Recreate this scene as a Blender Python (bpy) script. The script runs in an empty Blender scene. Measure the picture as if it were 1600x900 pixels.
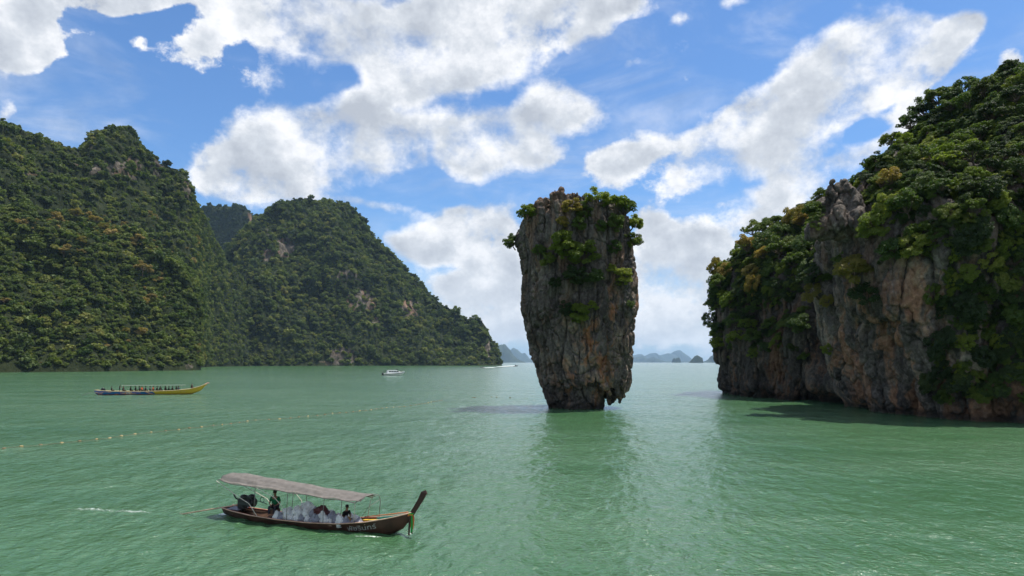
import bpy, bmesh, math, random
import numpy as np
import openvdb
from mathutils import Vector, Matrix, Euler

S = bpy.context.scene
COL = S.collection
FOC = 1067.0          # focal length in photo pixels (24 mm on a 36 mm sensor, 1600 px wide)
CAMH = 9.0
HORY = 566.0

# ------------------------------------------------------------------ camera
cam_d = bpy.data.cameras.new('camera')
cam = bpy.data.objects.new('camera', cam_d)
COL.objects.link(cam)
cam.location = (0, 0, CAMH)
cam.rotation_euler = (math.radians(90), 0, 0)
cam_d.lens = 24.0
cam_d.sensor_width = 36.0
cam_d.shift_y = (HORY - 450.0) / 1600.0
cam_d.clip_start = 0.5
cam_d.clip_end = 60000.0
S.camera = cam

# ------------------------------------------------------------------ sun
SUN_EL = math.radians(71.0)
SUN_AZ = math.radians(74.0)      # clockwise from +Y (view direction): ahead and to the right
sun_d = bpy.data.lights.new('sun', 'SUN')
sun_d.energy = 4.9
sun_d.angle = math.radians(0.53)
sun_d.color = (1.0, 0.95, 0.86)
sun = bpy.data.objects.new('sun', sun_d)
COL.objects.link(sun)
SUNV = Vector((math.sin(SUN_AZ) * math.cos(SUN_EL), math.cos(SUN_AZ) * math.cos(SUN_EL), math.sin(SUN_EL)))
sun.rotation_euler = SUNV.to_track_quat('Z', 'Y').to_euler()

# ------------------------------------------------------------------ render / view
S.view_settings.view_transform = 'Standard'
S.view_settings.look = 'None'
S.view_settings.gamma = 1.0
S.view_settings.exposure = 0.32
S.view_settings.use_curve_mapping = False
try:
    S.cycles.use_denoising = True
    S.cycles.max_bounces = 8
    S.cycles.diffuse_bounces = 3
    S.cycles.glossy_bounces = 3
    S.cycles.transparent_max_bounces = 12
    S.cycles.transmission_bounces = 4
    S.cycles.volume_bounces = 0
    S.cycles.sample_clamp_indirect = 6.0
    S.cycles.sample_clamp_direct = 5.0
except Exception:
    pass


# ------------------------------------------------------------------ node helper
class NT:
    def __init__(self, tree):
        self.t = tree
        self.n = tree.nodes
        self.l = tree.links

    def new(self, kind, **kw):
        nd = self.n.new(kind)
        ins = kw.pop('ins', {})
        for k, v in kw.items():
            setattr(nd, k, v)
        for k, v in ins.items():
            self.set(nd.inputs[k], v)
        return nd

    def set(self, sock, v):
        if isinstance(v, bpy.types.NodeSocket):
            self.l.new(v, sock)
        elif isinstance(v, bpy.types.Node):
            self.l.new(v.outputs[0], sock)
        else:
            sock.default_value = v

    def math(self, op, a, b=None, c=None, clamp=False):
        nd = self.n.new('ShaderNodeMath')
        nd.operation = op
        nd.use_clamp = clamp
        self.set(nd.inputs[0], a)
        if b is not None:
            self.set(nd.inputs[1], b)
        if c is not None:
            self.set(nd.inputs[2], c)
        return nd.outputs[0]

    def vmath(self, op, a, b=None, scale=None):
        nd = self.n.new('ShaderNodeVectorMath')
        nd.operation = op
        self.set(nd.inputs[0], a)
        if b is not None:
            self.set(nd.inputs[1], b)
        if scale is not None:
            self.set(nd.inputs['Scale'], scale)
        return nd.outputs[0]

    def noise(self, vec, scale, detail=4.0, rough=0.5, dist=0.0, lac=2.0):
        nd = self.n.new('ShaderNodeTexNoise')
        self.set(nd.inputs['Vector'], vec)
        nd.inputs['Scale'].default_value = scale
        nd.inputs['Detail'].default_value = detail
        nd.inputs['Roughness'].default_value = rough
        nd.inputs['Lacunarity'].default_value = lac
        nd.inputs['Distortion'].default_value = dist
        return nd.outputs[0]

    def mapr(self, v, a, b, c=0.0, d=1.0, kind='SMOOTHSTEP'):
        nd = self.n.new('ShaderNodeMapRange')
        nd.interpolation_type = kind
        self.set(nd.inputs[0], v)
        for i, x in enumerate((a, b, c, d)):
            self.set(nd.inputs[1 + i], x)
        return nd.outputs[0]

    def mix(self, f, a, b):
        nd = self.n.new('ShaderNodeMix')
        nd.data_type = 'RGBA'
        self.set(nd.inputs[0], f)
        self.set(nd.inputs[6], a)
        self.set(nd.inputs[7], b)
        return nd.outputs[2]

    def ramp(self, f, stops, interp='LINEAR'):
        nd = self.n.new('ShaderNodeValToRGB')
        nd.color_ramp.interpolation = interp
        els = nd.color_ramp.elements
        while len(els) < len(stops):
            els.new(0.5)
        for e, (p, c) in zip(els, stops):
            e.position = p
            e.color = (c[0], c[1], c[2], 1.0)
        self.set(nd.inputs[0], f)
        return nd.outputs[0]

    def mapping(self, vec, loc=(0, 0, 0), rot=(0, 0, 0), scale=(1, 1, 1), kind='POINT'):
        nd = self.n.new('ShaderNodeMapping')
        nd.vector_type = kind
        self.set(nd.inputs['Vector'], vec)
        nd.inputs['Location'].default_value = loc
        nd.inputs['Rotation'].default_value = rot
        nd.inputs['Scale'].default_value = scale
        return nd.outputs[0]


# ------------------------------------------------------------------ sky and clouds
# cumulus banks: centre and radii in degrees-like tangent units of the view ahead (px, py, rx, ry, rot, weight)
CLOUDS = [
    (-10, 70, 105, 66, 0, 1.2), (50, 62, 62, 48, 0, 1.0), (20, 20, 70, 40, 0, .9),
    (140, 0, 130, 30, 0, 1.1), (260, 5, 130, 26, 0, .9), (130, 48, 36, 22, 0, .7),
    (305, 72, 66, 44, -10, .85), (212, 62, 20, 22, 20, .35),
    (430, 20, 130, 60, 0, 1.2), (510, 60, 130, 62, 5, 1.3), (640, 50, 160, 84, 0, 1.3), (700, 110, 110, 50, -5, 1.2), (640, 125, 60, 34, 0, .7),
    (790, 40, 150, 72, 0, 1.2), (880, 28, 120, 48, -15, 1.1), (960, 0, 90, 28, -10, 1.0),
    (545, 118, 46, 26, 10, -.7), (775, 146, 60, 14, -12, -.45), (1000, 60, 60, 30, -20, -.4), (470, 150, 50, 16, 0, -.2),
    (425, 130, 60, 42, 25, .55), (410, 235, 120, 70, -10, 1.2), (335, 268, 66, 46, 25, 1.0), (430, 290, 120, 44, 5, 1.2),
    (500, 200, 90, 48, 0, 1.0), (572, 172, 46, 42, -30, 1.0), (630, 205, 84, 60, 0, 1.2), (600, 248, 76, 36, 0, .9), (500, 262, 60, 34, 0, .6),
    (735, 180, 80, 28, -10, .9), (725, 238, 56, 46, 0, 1.0), (795, 225, 100, 56, -10, 1.2), (862, 160, 60, 50, -35, 1.2), (905, 175, 40, 40, -20, .8), (850, 245, 50, 30, 0, .6),
    (675, 240, 12, 36, 0, -.3), (620, 322, 120, 15, 6, .5), (560, 312, 80, 14, 10, .35),
    (950, 258, 52, 42, 0, 1.1), (1010, 232, 84, 36, -12, 1.1), (1070, 285, 62, 36, 0, 1.0), (1130, 198, 76, 36, -25, 1.0), (1140, 240, 110, 42, -10, 1.1),
    (1090, 178, 26, 18, -40, .4), (1240, 185, 96, 56, -20, 1.25), (1295, 118, 84, 74, -30, 1.5), (1370, 66, 88, 70, -10, 1.5), (1345, 130, 130, 64, -20, 1.4), (1450, 66, 92, 56, -10, 1.4),
    (1515, 42, 48, 30, -20, 1.1), (1425, 108, 84, 44, -25, 1.1), (1250, 255, 100, 46, -15, 1.0), (1215, 305, 84, 34, -10, .9), (1165, 345, 60, 20, -15, .6),
    (1410, 190, 66, 40, -20, .9), (1350, 235, 60, 24, -20, .6), (1345, 208, 38, 15, -20, -.8), (1385, 168, 26, 10, -40, -.5), (1180, 285, 26, 10, 0, -.3),
    (1592, 98, 36, 26, -15, .9), (980, 97, 24, 13, -25, .5), (967, 72, 16, 9, 0, .35), (1060, 22, 30, 16, -20, .5), (850, 95, 22, 12, -30, .35),
    (1145, 2, 32, 14, 0, .6), (1073, 127, 10, 8, 0, .35), (6, 172, 22, 26, 10, .6), (120, 226, 30, 12, -5, .55), (1120, 318, 26, 9, -20, .35),
    (1012, 345, 36, 34, 0, 1.0), (1062, 382, 62, 50, 0, 1.2), (1015, 425, 54, 60, 0, 1.0), (1105, 410, 70, 46, 0, 1.0), (1065, 475, 110, 60, 0, 1.1),
    (690, 350, 56, 30, -10, 1.0), (765, 345, 66, 36, 0, 1.1), (725, 378, 110, 36, 0, 1.1), (650, 388, 50, 26, 10, .9), (610, 370, 30, 14, 10, .5),
    (780, 410, 70, 30, 0, .8), (765, 452, 96, 46, 0, 1.2), (700, 436, 46, 20, 10, .6), (700, 492, 90, 36, 0, .9), (800, 505, 100, 46, 0, .9), (690, 412, 40, 10, 0, -.3),
    (1060, 530, 220, 36, 0, .7), (700, 530, 300, 30, 0, .4), (200, 330, 200, 60, 0, .4),
    (1350, 380, 250, 120, 0, .6), (1400, 520, 350, 70, 0, .5),
]


CSC = 1.22


def build_world():
    w = bpy.data.worlds.new('World')
    S.world = w
    w.use_nodes = True
    T = NT(w.node_tree)
    T.n.clear()
    out = T.new('ShaderNodeOutputWorld')
    bg = T.new('ShaderNodeBackground')
    bg.inputs['Strength'].default_value = 0.1
    T.l.new(bg.outputs[0], out.inputs[0])
    sky = T.new('ShaderNodeTexSky')
    sky.sky_type = 'NISHITA'
    sky.sun_disc = False
    sky.sun_elevation = SUN_EL
    sky.sun_rotation = SUN_AZ
    sky.altitude = 0.0
    sky.air_density = 1.0
    sky.dust_density = 0.7
    sky.ozone_density = 1.6

    # billow noise group, sampled at the view direction and again a step towards the sun
    g = bpy.data.node_groups.new('cloud_billows', 'ShaderNodeTree')
    g.interface.new_socket('Vector', in_out='INPUT', socket_type='NodeSocketVector')
    g.interface.new_socket('Density', in_out='OUTPUT', socket_type='NodeSocketFloat')
    G = NT(g)
    gi = G.new('NodeGroupInput')
    go = G.new('NodeGroupOutput')
    dz = G.vmath('MULTIPLY', gi.outputs[0], (1.0, 1.0, 1.25))
    fine = G.noise(dz, 9.0, 8.0, 0.61, 0.0, 2.15)
    vor = G.new('ShaderNodeTexVoronoi', feature='F1', ins={'Vector': dz, 'Scale': 15.0}).outputs['Distance']
    f = G.math('MULTIPLY_ADD', G.math('SUBTRACT', fine, 0.5), 2.2, G.math('MULTIPLY', G.math('SUBTRACT', 0.45, vor), 0.38))
    G.l.new(f, go.inputs[0])

    tc = T.new('ShaderNodeTexCoord')
    dirv = tc.outputs['Generated']
    G = T
    d = dirv
    sep = G.new('ShaderNodeSeparateXYZ', ins={0: d})
    yy = G.math('MAXIMUM', sep.outputs[1], 0.08)
    u = G.math('DIVIDE', sep.outputs[0], yy)
    v = G.math('DIVIDE', sep.outputs[2], yy)
    uv0 = G.new('ShaderNodeCombineXYZ', ins={0: u, 1: v}).outputs[0]
    wn = G.new('ShaderNodeTexNoise', ins={'Vector': d, 'Scale': 6.0, 'Detail': 3.0, 'Roughness': 0.5})
    off = G.vmath('SUBTRACT', wn.outputs['Color'], (0.5, 0.5, 0.5))
    uv = G.vmath('MULTIPLY', G.vmath('ADD', uv0, G.vmath('SCALE', off, scale=0.06)), (1, 1, 0))
    acc = None
    for px, py, rx, ry, rot, wt in CLOUDS:
        m = G.mapping(uv, ((px - 800) / FOC, (HORY - py) / FOC, 0), (0, 0, math.radians(-rot)), (rx * CSC / FOC, ry * CSC / FOC, 1), 'TEXTURE')
        gr = G.new('ShaderNodeTexGradient', gradient_type='SPHERICAL', ins={0: m})
        acc = G.math('MULTIPLY_ADD', gr.outputs[1], wt * 0.95, acc if acc is not None else 0.0)
    acc = G.math('MINIMUM', acc, 0.85)
    # beyond the view ahead: the same kind of broken cumulus all round
    inu = G.mapr(G.math('ABSOLUTE', u), 0.76, 1.1)
    inv = G.mapr(v, 0.53, 0.75)
    iny = G.mapr(sep.outputs[1], 0.35, 0.1)
    outm = G.math('MAXIMUM', G.math('MAXIMUM', inu, inv), iny)
    dome = G.mapr(G.noise(d, 2.6, 2.0, 0.5), 0.36, 0.58, 0.0, 0.8)
    acc = G.math('MULTIPLY_ADD', outm, dome, acc)
    g1 = T.new('ShaderNodeGroup', node_tree=g, ins={0: dirv})
    up = T.vmath('ADD', dirv, (0.010, 0.0, 0.022))
    g2 = T.new('ShaderNodeGroup', node_tree=g, ins={0: up})
    D = T.math('ADD', acc, g1.outputs[0])
    soft = T.mapr(T.noise(dirv, 4.0, 2.0, 0.5), 0.36, 0.62, 0.22, 0.80)
    alpha = T.mapr(D, T.math('SUBTRACT', 0.44, T.math('MULTIPLY', soft, 0.42)), T.math('MULTIPLY_ADD', soft, 0.58, 0.44))
    # thin high veil
    veil = T.noise(T.mapping(dirv, (0, 0, 0), (0, 0.5, 0.3), (2.0, 1.0, 6.0)), 2.2, 6.0, 0.6, 0.6)
    veil = T.mapr(veil, 0.46, 0.78, 0.0, 0.42)
    alpha = T.math('MAXIMUM', alpha, veil)
    # haze to the horizon
    hz = T.mapr(sep.outputs[2], 0.0, 0.22, 1.0, 0.0)
    # cloud light: tops that face the sun bright, thick bases grey
    diff = T.math('SUBTRACT', g2.outputs[0], g1.outputs[0])
    lit = T.mapr(diff, -0.42, 0.44, 1.0, 0.0, 'LINEAR')
    thick = T.mapr(D, 0.5, 1.3, 0.0, 1.0)
    lit = T.math('SUBTRACT', lit, T.math('MULTIPLY', thick, 0.42), clamp=True)
    ccol = T.ramp(lit, [(0.0, (.46, .50, .57)), (0.35, (.62, .66, .72)), (0.6, (.82, .84, .88)), (0.8, (.95, .955, .97)), (1.0, (1.0, .99, .97))])
    ccol = T.vmath('SCALE', ccol, scale=9.2)
    ccol = T.mix(T.math('MULTIPLY', hz, 0.4), ccol, (6.6, 7.2, 8.0, 1))
    skyc = T.vmath('MULTIPLY', sky.outputs[0], (0.70, 1.0, 1.32))
    skyc = T.mix(T.math('MULTIPLY', hz, 0.35), skyc, (4.6, 6.0, 8.2, 1))
    col = T.mix(alpha, skyc, ccol)
    T.l.new(col, bg.inputs[0])
    w.cycles.sampling_method = 'MANUAL'
    w.cycles.sample_map_resolution = 512


build_world()

# ================================================================== helpers
def tag(o, label=None, cat=None, group=None, kind=None):
    if label:
        o['label'] = label
    if cat:
        o['category'] = cat
    if group:
        o['group'] = group
    if kind:
        o['kind'] = kind
    return o


def link(o, parent=None):
    COL.objects.link(o)
    if parent is not None:
        o.parent = parent
    return o


def empty(name, loc=(0, 0, 0), rz=0.0):
    o = bpy.data.objects.new(name, None)
    COL.objects.link(o)
    o.location = loc
    o.rotation_euler = (0, 0, rz)
    o.empty_display_size = 0.3
    return o


def mesh_np(name, V, F, smooth=True):
    """V (n,3) float, F (m,3) or (m,4) int"""
    V = np.ascontiguousarray(V, dtype=np.float32)
    F = np.ascontiguousarray(F, dtype=np.int32)
    me = bpy.data.meshes.new(name)
    k = F.shape[1]
    me.vertices.add(len(V))
    me.vertices.foreach_set('co', V.ravel())
    me.loops.add(F.size)
    me.loops.foreach_set('vertex_index', F.ravel())
    me.polygons.add(len(F))
    me.polygons.foreach_set('loop_start', np.arange(0, F.size, k, dtype=np.int32))
    me.polygons.foreach_set('loop_total', np.full(len(F), k, dtype=np.int32))
    me.update(calc_edges=True)
    me.polygons.foreach_set('use_smooth', np.full(len(F), smooth, dtype=bool))
    return me


def obj_np(name, V, F, mat, parent=None, smooth=True):
    me = mesh_np(name, V, F, smooth)
    if mat:
        me.materials.append(mat)
    return link(bpy.data.objects.new(name, me), parent)


class MB:
    """collects simple shapes and links them as one mesh object"""

    def __init__(self):
        self.v = []
        self.f = []

    def add(self, vs, fs):
        b = len(self.v)
        self.v += [tuple(v) for v in vs]
        self.f += [tuple(i + b for i in f) for f in fs]

    def box(self, c, s, rot=None):
        hx, hy, hz = s[0] / 2, s[1] / 2, s[2] / 2
        vs = [Vector((x, y, z)) for x in (-hx, hx) for y in (-hy, hy) for z in (-hz, hz)]
        if rot is not None:
            m = rot if isinstance(rot, Matrix) else Euler(rot).to_matrix()
            vs = [m @ v for v in vs]
        vs = [v + Vector(c) for v in vs]
        self.add(vs, [(0, 1, 3, 2), (4, 6, 7, 5), (0, 4, 5, 1), (2, 3, 7, 6), (0, 2, 6, 4), (1, 5, 7, 3)])

    def tube(self, pts, r, n=8, cap=True):
        pts = [Vector(p) for p in pts]
        rs = r if isinstance(r, (list, tuple)) else [r] * len(pts)
        rings = []
        prev = None
        for i, p in enumerate(pts):
            t = (pts[min(i + 1, len(pts) - 1)] - pts[max(i - 1, 0)]).normalized()
            if prev is None:
                a = Vector((0, 0, 1)) if abs(t.z) < 0.9 else Vector((1, 0, 0))
            else:
                a = prev
            x = (a - t * a.dot(t)).normalized()
            prev = x
            y = t.cross(x)
            rings.append([p + (x * math.cos(2 * math.pi * k / n) + y * math.sin(2 * math.pi * k / n)) * rs[i] for k in range(n)])
        vs = [v for rg in rings for v in rg]
        fs = []
        for i in range(len(rings) - 1):
            for k in range(n):
                a, b = i * n + k, i * n + (k + 1) % n
                fs.append((a, b, b + n, a + n))
        if cap:
            fs.append(tuple(range(n))[::-1])
            fs.append(tuple((len(rings) - 1) * n + k for k in range(n)))
        self.add(vs, fs)

    def ball(self, c, r, nu=10, nv=7, rot=None):
        r = r if isinstance(r, (tuple, list)) else (r, r, r)
        vs = []
        for j in range(nv + 1):
            ph = math.pi * j / nv
            for i in range(nu):
                th = 2 * math.pi * i / nu
                vs.append(Vector((math.sin(ph) * math.cos(th) * r[0], math.sin(ph) * math.sin(th) * r[1], math.cos(ph) * r[2])))
        if rot is not None:
            m = Euler(rot).to_matrix()
            vs = [m @ v for v in vs]
        vs = [v + Vector(c) for v in vs]
        fs = [(j * nu + i, (j + 1) * nu + i, (j + 1) * nu + (i + 1) % nu, j * nu + (i + 1) % nu) for j in range(nv) for i in range(nu)]
        self.add(vs, fs)

    def build(self, name, mat, parent=None, smooth=False):
        me = bpy.data.meshes.new(name)
        me.from_pydata([tuple(v) for v in self.v], [], self.f)
        me.update()
        if smooth:
            me.polygons.foreach_set('use_smooth', [True] * len(me.polygons))
        if mat:
            me.materials.append(mat)
        return link(bpy.data.objects.new(name, me), parent)


# ------------------------------------------------------------------ vectorised noise
def _h(ix, iy, iz, seed):
    h = (ix.astype(np.uint32) * np.uint32(374761393) + iy.astype(np.uint32) * np.uint32(668265263)
         + iz.astype(np.uint32) * np.uint32(2147483647 - 1274126177 % 65536) + np.uint32((seed * 362437 + 12345) & 0xffffffff))
    h = (h ^ (h >> np.uint32(13))) * np.uint32(1274126177)
    h = (h ^ (h >> np.uint32(16))) * np.uint32(2246822519)
    return h ^ (h >> np.uint32(15))


def gnoise(P, seed=0):
    """gradient noise, about -1..1, P (...,3)"""
    P = np.asarray(P, dtype=np.float32)
    x, y, z = P[..., 0], P[..., 1], P[..., 2]
    fx, fy, fz = np.floor(x), np.floor(y), np.floor(z)
    ix, iy, iz = fx.astype(np.int64), fy.astype(np.int64), fz.astype(np.int64)
    x = x - fx
    y = y - fy
    z = z - fz
    u = x * x * x * (x * (x * 6 - 15) + 10)
    v = y * y * y * (y * (y * 6 - 15) + 10)
    w = z * z * z * (z * (z * 6 - 15) + 10)
    res = []
    for dx in (0, 1):
        for dy in (0, 1):
            for dz in (0, 1):
                h = _h(ix + dx, iy + dy, iz + dz, seed)
                gx = (h & np.uint32(1023)).astype(np.float32) / 511.5 - 1
                gy = ((h >> np.uint32(10)) & np.uint32(1023)).astype(np.float32) / 511.5 - 1
                gz = ((h >> np.uint32(20)) & np.uint32(1023)).astype(np.float32) / 511.5 - 1
                res.append(gx * (x - dx) + gy * (y - dy) + gz * (z - dz))
    a = res[0] + (res[4] - res[0]) * u
    b = res[1] + (res[5] - res[1]) * u
    c = res[2] + (res[6] - res[2]) * u
    d = res[3] + (res[7] - res[3]) * u
    e = a + (c - a) * v
    f = b + (d - b) * v
    return (e + (f - e) * w) * 1.3


def fbm(P, octs=4, gain=0.5, lac=2.03, seed=0, ridged=False):
    P = np.asarray(P, dtype=np.float32)
    s = 0
    a = 1.0
    t = 0
    for o in range(octs):
        n = gnoise(P * (lac ** o) + 17.3 * o, seed + o)
        if ridged:
            n = 1 - 2 * np.abs(n)
        s = s + a * n
        t += a
        a *= gain
    return s / t


def xyz(x, y, z):
    x, y, z = np.broadcast_arrays(x, y, z)
    return np.stack([x, y, z], axis=-1).astype(np.float32)


def sstep(x, a, b):
    t = np.clip((x - a) / (b - a), 0, 1)
    return t * t * (3 - 2 * t)


def smin(a, b, k):
    h = np.clip(0.5 + 0.5 * (b - a) / k, 0, 1)
    return b + (a - b) * h - k * h * (1 - h)


def smax(a, b, k):
    return -smin(-a, -b, k)


# ------------------------------------------------------------------ signed distance field -> displaced mesh
def sdf_mesh(fn, lo, hi, vox):
    """evaluate fn(P) on a lattice and return quads in world units"""
    nx, ny, nz = [int(math.ceil((hi[i] - lo[i]) / vox)) + 1 for i in range(3)]
    xs = lo[0] + vox * np.arange(nx)
    ys = lo[1] + vox * np.arange(ny)
    zs = lo[2] + vox * np.arange(nz)
    A = np.empty((nx, ny, nz), dtype=np.float32)
    step = max(1, int(1.5e6 // (ny * nz)))
    for i in range(0, nx, step):
        X, Y, Z = np.meshgrid(xs[i:i + step], ys, zs, indexing='ij')
        A[i:i + step] = fn(X, Y, Z)
    b = 2.0 * vox
    A = np.clip(A, -b, b)
    g = openvdb.FloatGrid(float(b))
    g.copyFromArray(A)
    pts, quads = g.convertToQuads(isovalue=0.0)
    V = np.asarray(pts, dtype=np.float64) * vox + np.array(lo)
    F = np.asarray(quads, dtype=np.int64)
    top = V[F].mean(axis=1)[:, 2]
    k = top > np.quantile(top, 0.97)
    q = F[k]
    nz = np.cross(V[q[:, 2]] - V[q[:, 0]], V[q[:, 3]] - V[q[:, 1]])[:, 2].sum()
    return V, (F if nz > 0 else F[:, ::-1])


def normals(V, F):
    a = V[F[:, 2]] - V[F[:, 0]]
    b = V[F[:, 3]] - V[F[:, 1]]
    n = np.cross(a, b)
    N = np.zeros_like(V)
    for k in range(4):
        np.add.at(N, F[:, k], n)
    return N / (np.linalg.norm(N, axis=1, keepdims=True) + 1e-12)


def subdivide(V, F):
    """each quad into four; edge and face midpoints"""
    E = np.concatenate([F[:, [0, 1]], F[:, [1, 2]], F[:, [2, 3]], F[:, [3, 0]]])
    E = np.sort(E, axis=1)
    key = E[:, 0] * (len(V) + 1) + E[:, 1]
    uq, first, inv = np.unique(key, return_index=True, return_inverse=True)
    inv = inv.ravel()
    mid = (V[E[first, 0]] + V[E[first, 1]]) / 2
    fc = V[F].mean(axis=1)
    n0, n1, m = len(V), len(V) + len(mid), len(F)
    e = [inv[i * m:(i + 1) * m] + n0 for i in range(4)]
    c = np.arange(m) + n1
    NF = np.concatenate([
        np.stack([F[:, 0], e[0], c, e[3]], 1), np.stack([e[0], F[:, 1], e[1], c], 1),
        np.stack([c, e[1], F[:, 2], e[2]], 1), np.stack([e[3], c, e[2], F[:, 3]], 1)])
    return np.concatenate([V, mid, fc]), NF


def relax(V, F, it=1, lam=0.5):
    for _ in range(it):
        S_ = np.zeros_like(V)
        C = np.zeros(len(V))
        for a, b in ((0, 1), (1, 2), (2, 3), (3, 0)):
            np.add.at(S_, F[:, a], V[F[:, b]])
            np.add.at(S_, F[:, b], V[F[:, a]])
            np.add.at(C, F[:, a], 1)
            np.add.at(C, F[:, b], 1)
        V = V + lam * (S_ / np.maximum(C, 1)[:, None] - V)
    return V


def pxx(px, Y):
    return (px - 800.0) / FOC * Y


def pxz(py, Y):
    return CAMH + (HORY - py) / FOC * Y


def proj(P):
    P = np.asarray(P)
    y = np.maximum(P[..., 1], 0.1)
    return 800 + FOC * P[..., 0] / y, HORY - FOC * (P[..., 2] - CAMH) / y


# ================================================================== materials
def mat_new(name):
    m = bpy.data.materials.new(name)
    m.use_nodes = True
    T = NT(m.node_tree)
    T.n.clear()
    out = T.new('ShaderNodeOutputMaterial')
    return m, T, out


def mat_plain(name, col, rough=0.6, spec=0.4, metal=0.0, var=0.15, scale=6.0, bump=0.0, coat=0.0):
    m, T, out = mat_new(name)
    tc = T.new('ShaderNodeTexCoord')
    n = T.noise(tc.outputs['Object'], scale, 5.0, 0.6)
    f = T.mapr(n, 0.3, 0.7, 1.0 - var, 1.0 + var, 'LINEAR')
    c = T.vmath('SCALE', tuple(col[:3]), scale=f)
    b = T.new('ShaderNodeBsdfPrincipled', ins={'Base Color': c, 'Roughness': rough, 'Metallic': metal, 'Specular IOR Level': spec, 'Coat Weight': coat})
    if bump:
        bp = T.new('ShaderNodeBump', ins={'Strength': 0.6, 'Distance': bump, 'Height': n})
        T.l.new(bp.outputs[0], b.inputs['Normal'])
    T.l.new(b.outputs[0], out.inputs[0])
    return m


def mat_rock(name, sc=1.0, warm=None, dark=1.0, tone=None):
    """karst limestone: grey weathered skin, vertical run-off streaks, tan and orange fresh faces"""
    m, T, out = mat_new(name)
    geo = T.new('ShaderNodeNewGeometry')
    P = geo.outputs['Position']
    wob = T.new('ShaderNodeTexNoise', ins={'Vector': P, 'Scale': 0.3 * sc, 'Detail': 2.0})
    PW = T.vmath('ADD', P, T.vmath('SCALE', T.vmath('SUBTRACT', wob.outputs['Color'], (.5, .5, .5)), scale=3.5 / sc))
    st = T.mapping(PW, (0, 0, 0), (0, 0, 0), (1.0, 1.0, 0.2))
    streak = T.noise(st, 0.45 * sc, 5.0, 0.62, 0.3)
    streak2 = T.noise(st, 1.7 * sc, 5.0, 0.68, 0.3)
    blot = T.noise(PW, 0.22 * sc, 5.0, 0.62)
    fine = T.noise(P, 2.2 * sc, 7.0, 0.72)
    big = T.noise(T.mapping(P, (31, 7, 3), (0, 0, 0), (1, 1, 0.45)), 0.12 * sc, 4.0, 0.55)
    mixn = T.math('ADD', T.math('MULTIPLY', streak2, 0.3), T.math('ADD', T.math('MULTIPLY', fine, 0.35), T.math('MULTIPLY', blot, 0.35)))
    base = T.ramp(mixn, [(0.36, (.018, .015, .013)), (0.46, (.060, .050, .043)), (0.54, (.125, .108, .092)), (0.62, (.25, .22, .19)), (0.72, (.44, .40, .35))])
    tan = T.ramp(mixn, [(0.36, (.08, .050, .032)), (0.5, (.26, .19, .135)), (0.66, (.50, .42, .33))])
    orange = T.ramp(mixn, [(0.36, (.08, .032, .016)), (0.5, (.27, .12, .055)), (0.66, (.46, .27, .15))])
    olive = T.ramp(streak, [(0.3, (.035, .04, .022)), (0.7, (.11, .12, .075))])
    w = warm(T, P) if warm else 0.35
    tf = T.math('MULTIPLY', T.mapr(streak, 0.46, 0.60), w, clamp=True)
    c = T.mix(tf, base, tan)
    of = T.math('MULTIPLY', T.mapr(T.math('ADD', T.math('MULTIPLY', streak, 0.55), T.math('MULTIPLY', big, 0.45)), 0.50, 0.58), w, clamp=True)
    c = T.mix(of, c, orange)
    gf = T.mapr(T.math('ADD', T.math('MULTIPLY', blot, 0.6), T.math('MULTIPLY', streak2, 0.4)), 0.54, 0.66, 0.0, 0.45)
    c = T.mix(gf, c, olive)
    # tide mark: dark wet algae band just above the water
    sep = T.new('ShaderNodeSeparateXYZ', ins={0: P})
    wet = T.mapr(T.math('ADD', sep.outputs[2], T.math('MULTIPLY', blot, 1.6)), 1.2, 2.4, 0.75, 0.0)
    c = T.mix(wet, c, (.018, .016, .012, 1))
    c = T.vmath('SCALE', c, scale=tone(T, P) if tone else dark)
    b = T.new('ShaderNodeBsdfPrincipled', ins={'Base Color': c, 'Roughness': 0.85, 'Specular IOR Level': 0.25})
    hgt = T.math('ADD', T.math('MULTIPLY', fine, 0.55), T.math('MULTIPLY', streak2, 0.45))
    bp = T.new('ShaderNodeBump', ins={'Strength': 1.0, 'Distance': 0.55 / sc, 'Height': hgt})
    T.l.new(bp.outputs[0], b.inputs['Normal'])
    T.l.new(b.outputs[0], out.inputs[0])
    return m


def mat_leaf(name, stops, patch=0.06, trans=0.35, seed=0.0, gloss=0.25):
    """leaves: colour differs from plant to plant and in broad patches over the slope"""
    m, T, out = mat_new(name)
    oi = T.new('ShaderNodeObjectInfo')
    geo = T.new('ShaderNodeNewGeometry')
    pn = T.noise(T.mapping(geo.outputs['Position'], (seed, seed * 2, 0)), patch, 3.0, 0.55)
    ln = T.noise(geo.outputs['Position'], patch * 18, 3.0, 0.6)
    f = T.math('ADD', T.math('MULTIPLY', oi.outputs['Random'], 0.50), T.math('MULTIPLY', T.mapr(pn, 0.3, 0.7, 0, 1, 'LINEAR'), 0.30))
    f = T.math('ADD', f, T.math('MULTIPLY', T.mapr(ln, 0.3, 0.7, 0, 1, 'LINEAR'), 0.20))
    c = T.ramp(f, stops)
    d = T.new('ShaderNodeBsdfPrincipled', ins={'Base Color': c, 'Roughness': 0.55, 'Specular IOR Level': gloss})
    tcol = T.vmath('MULTIPLY', c, (1.5, 1.7, 0.6))
    t = T.new('ShaderNodeBsdfTranslucent', ins={'Color': tcol})
    mx = T.new('ShaderNodeMixShader', ins={0: trans, 1: d, 2: t})
    T.l.new(mx.outputs[0], out.inputs[0])
    return m


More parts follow.
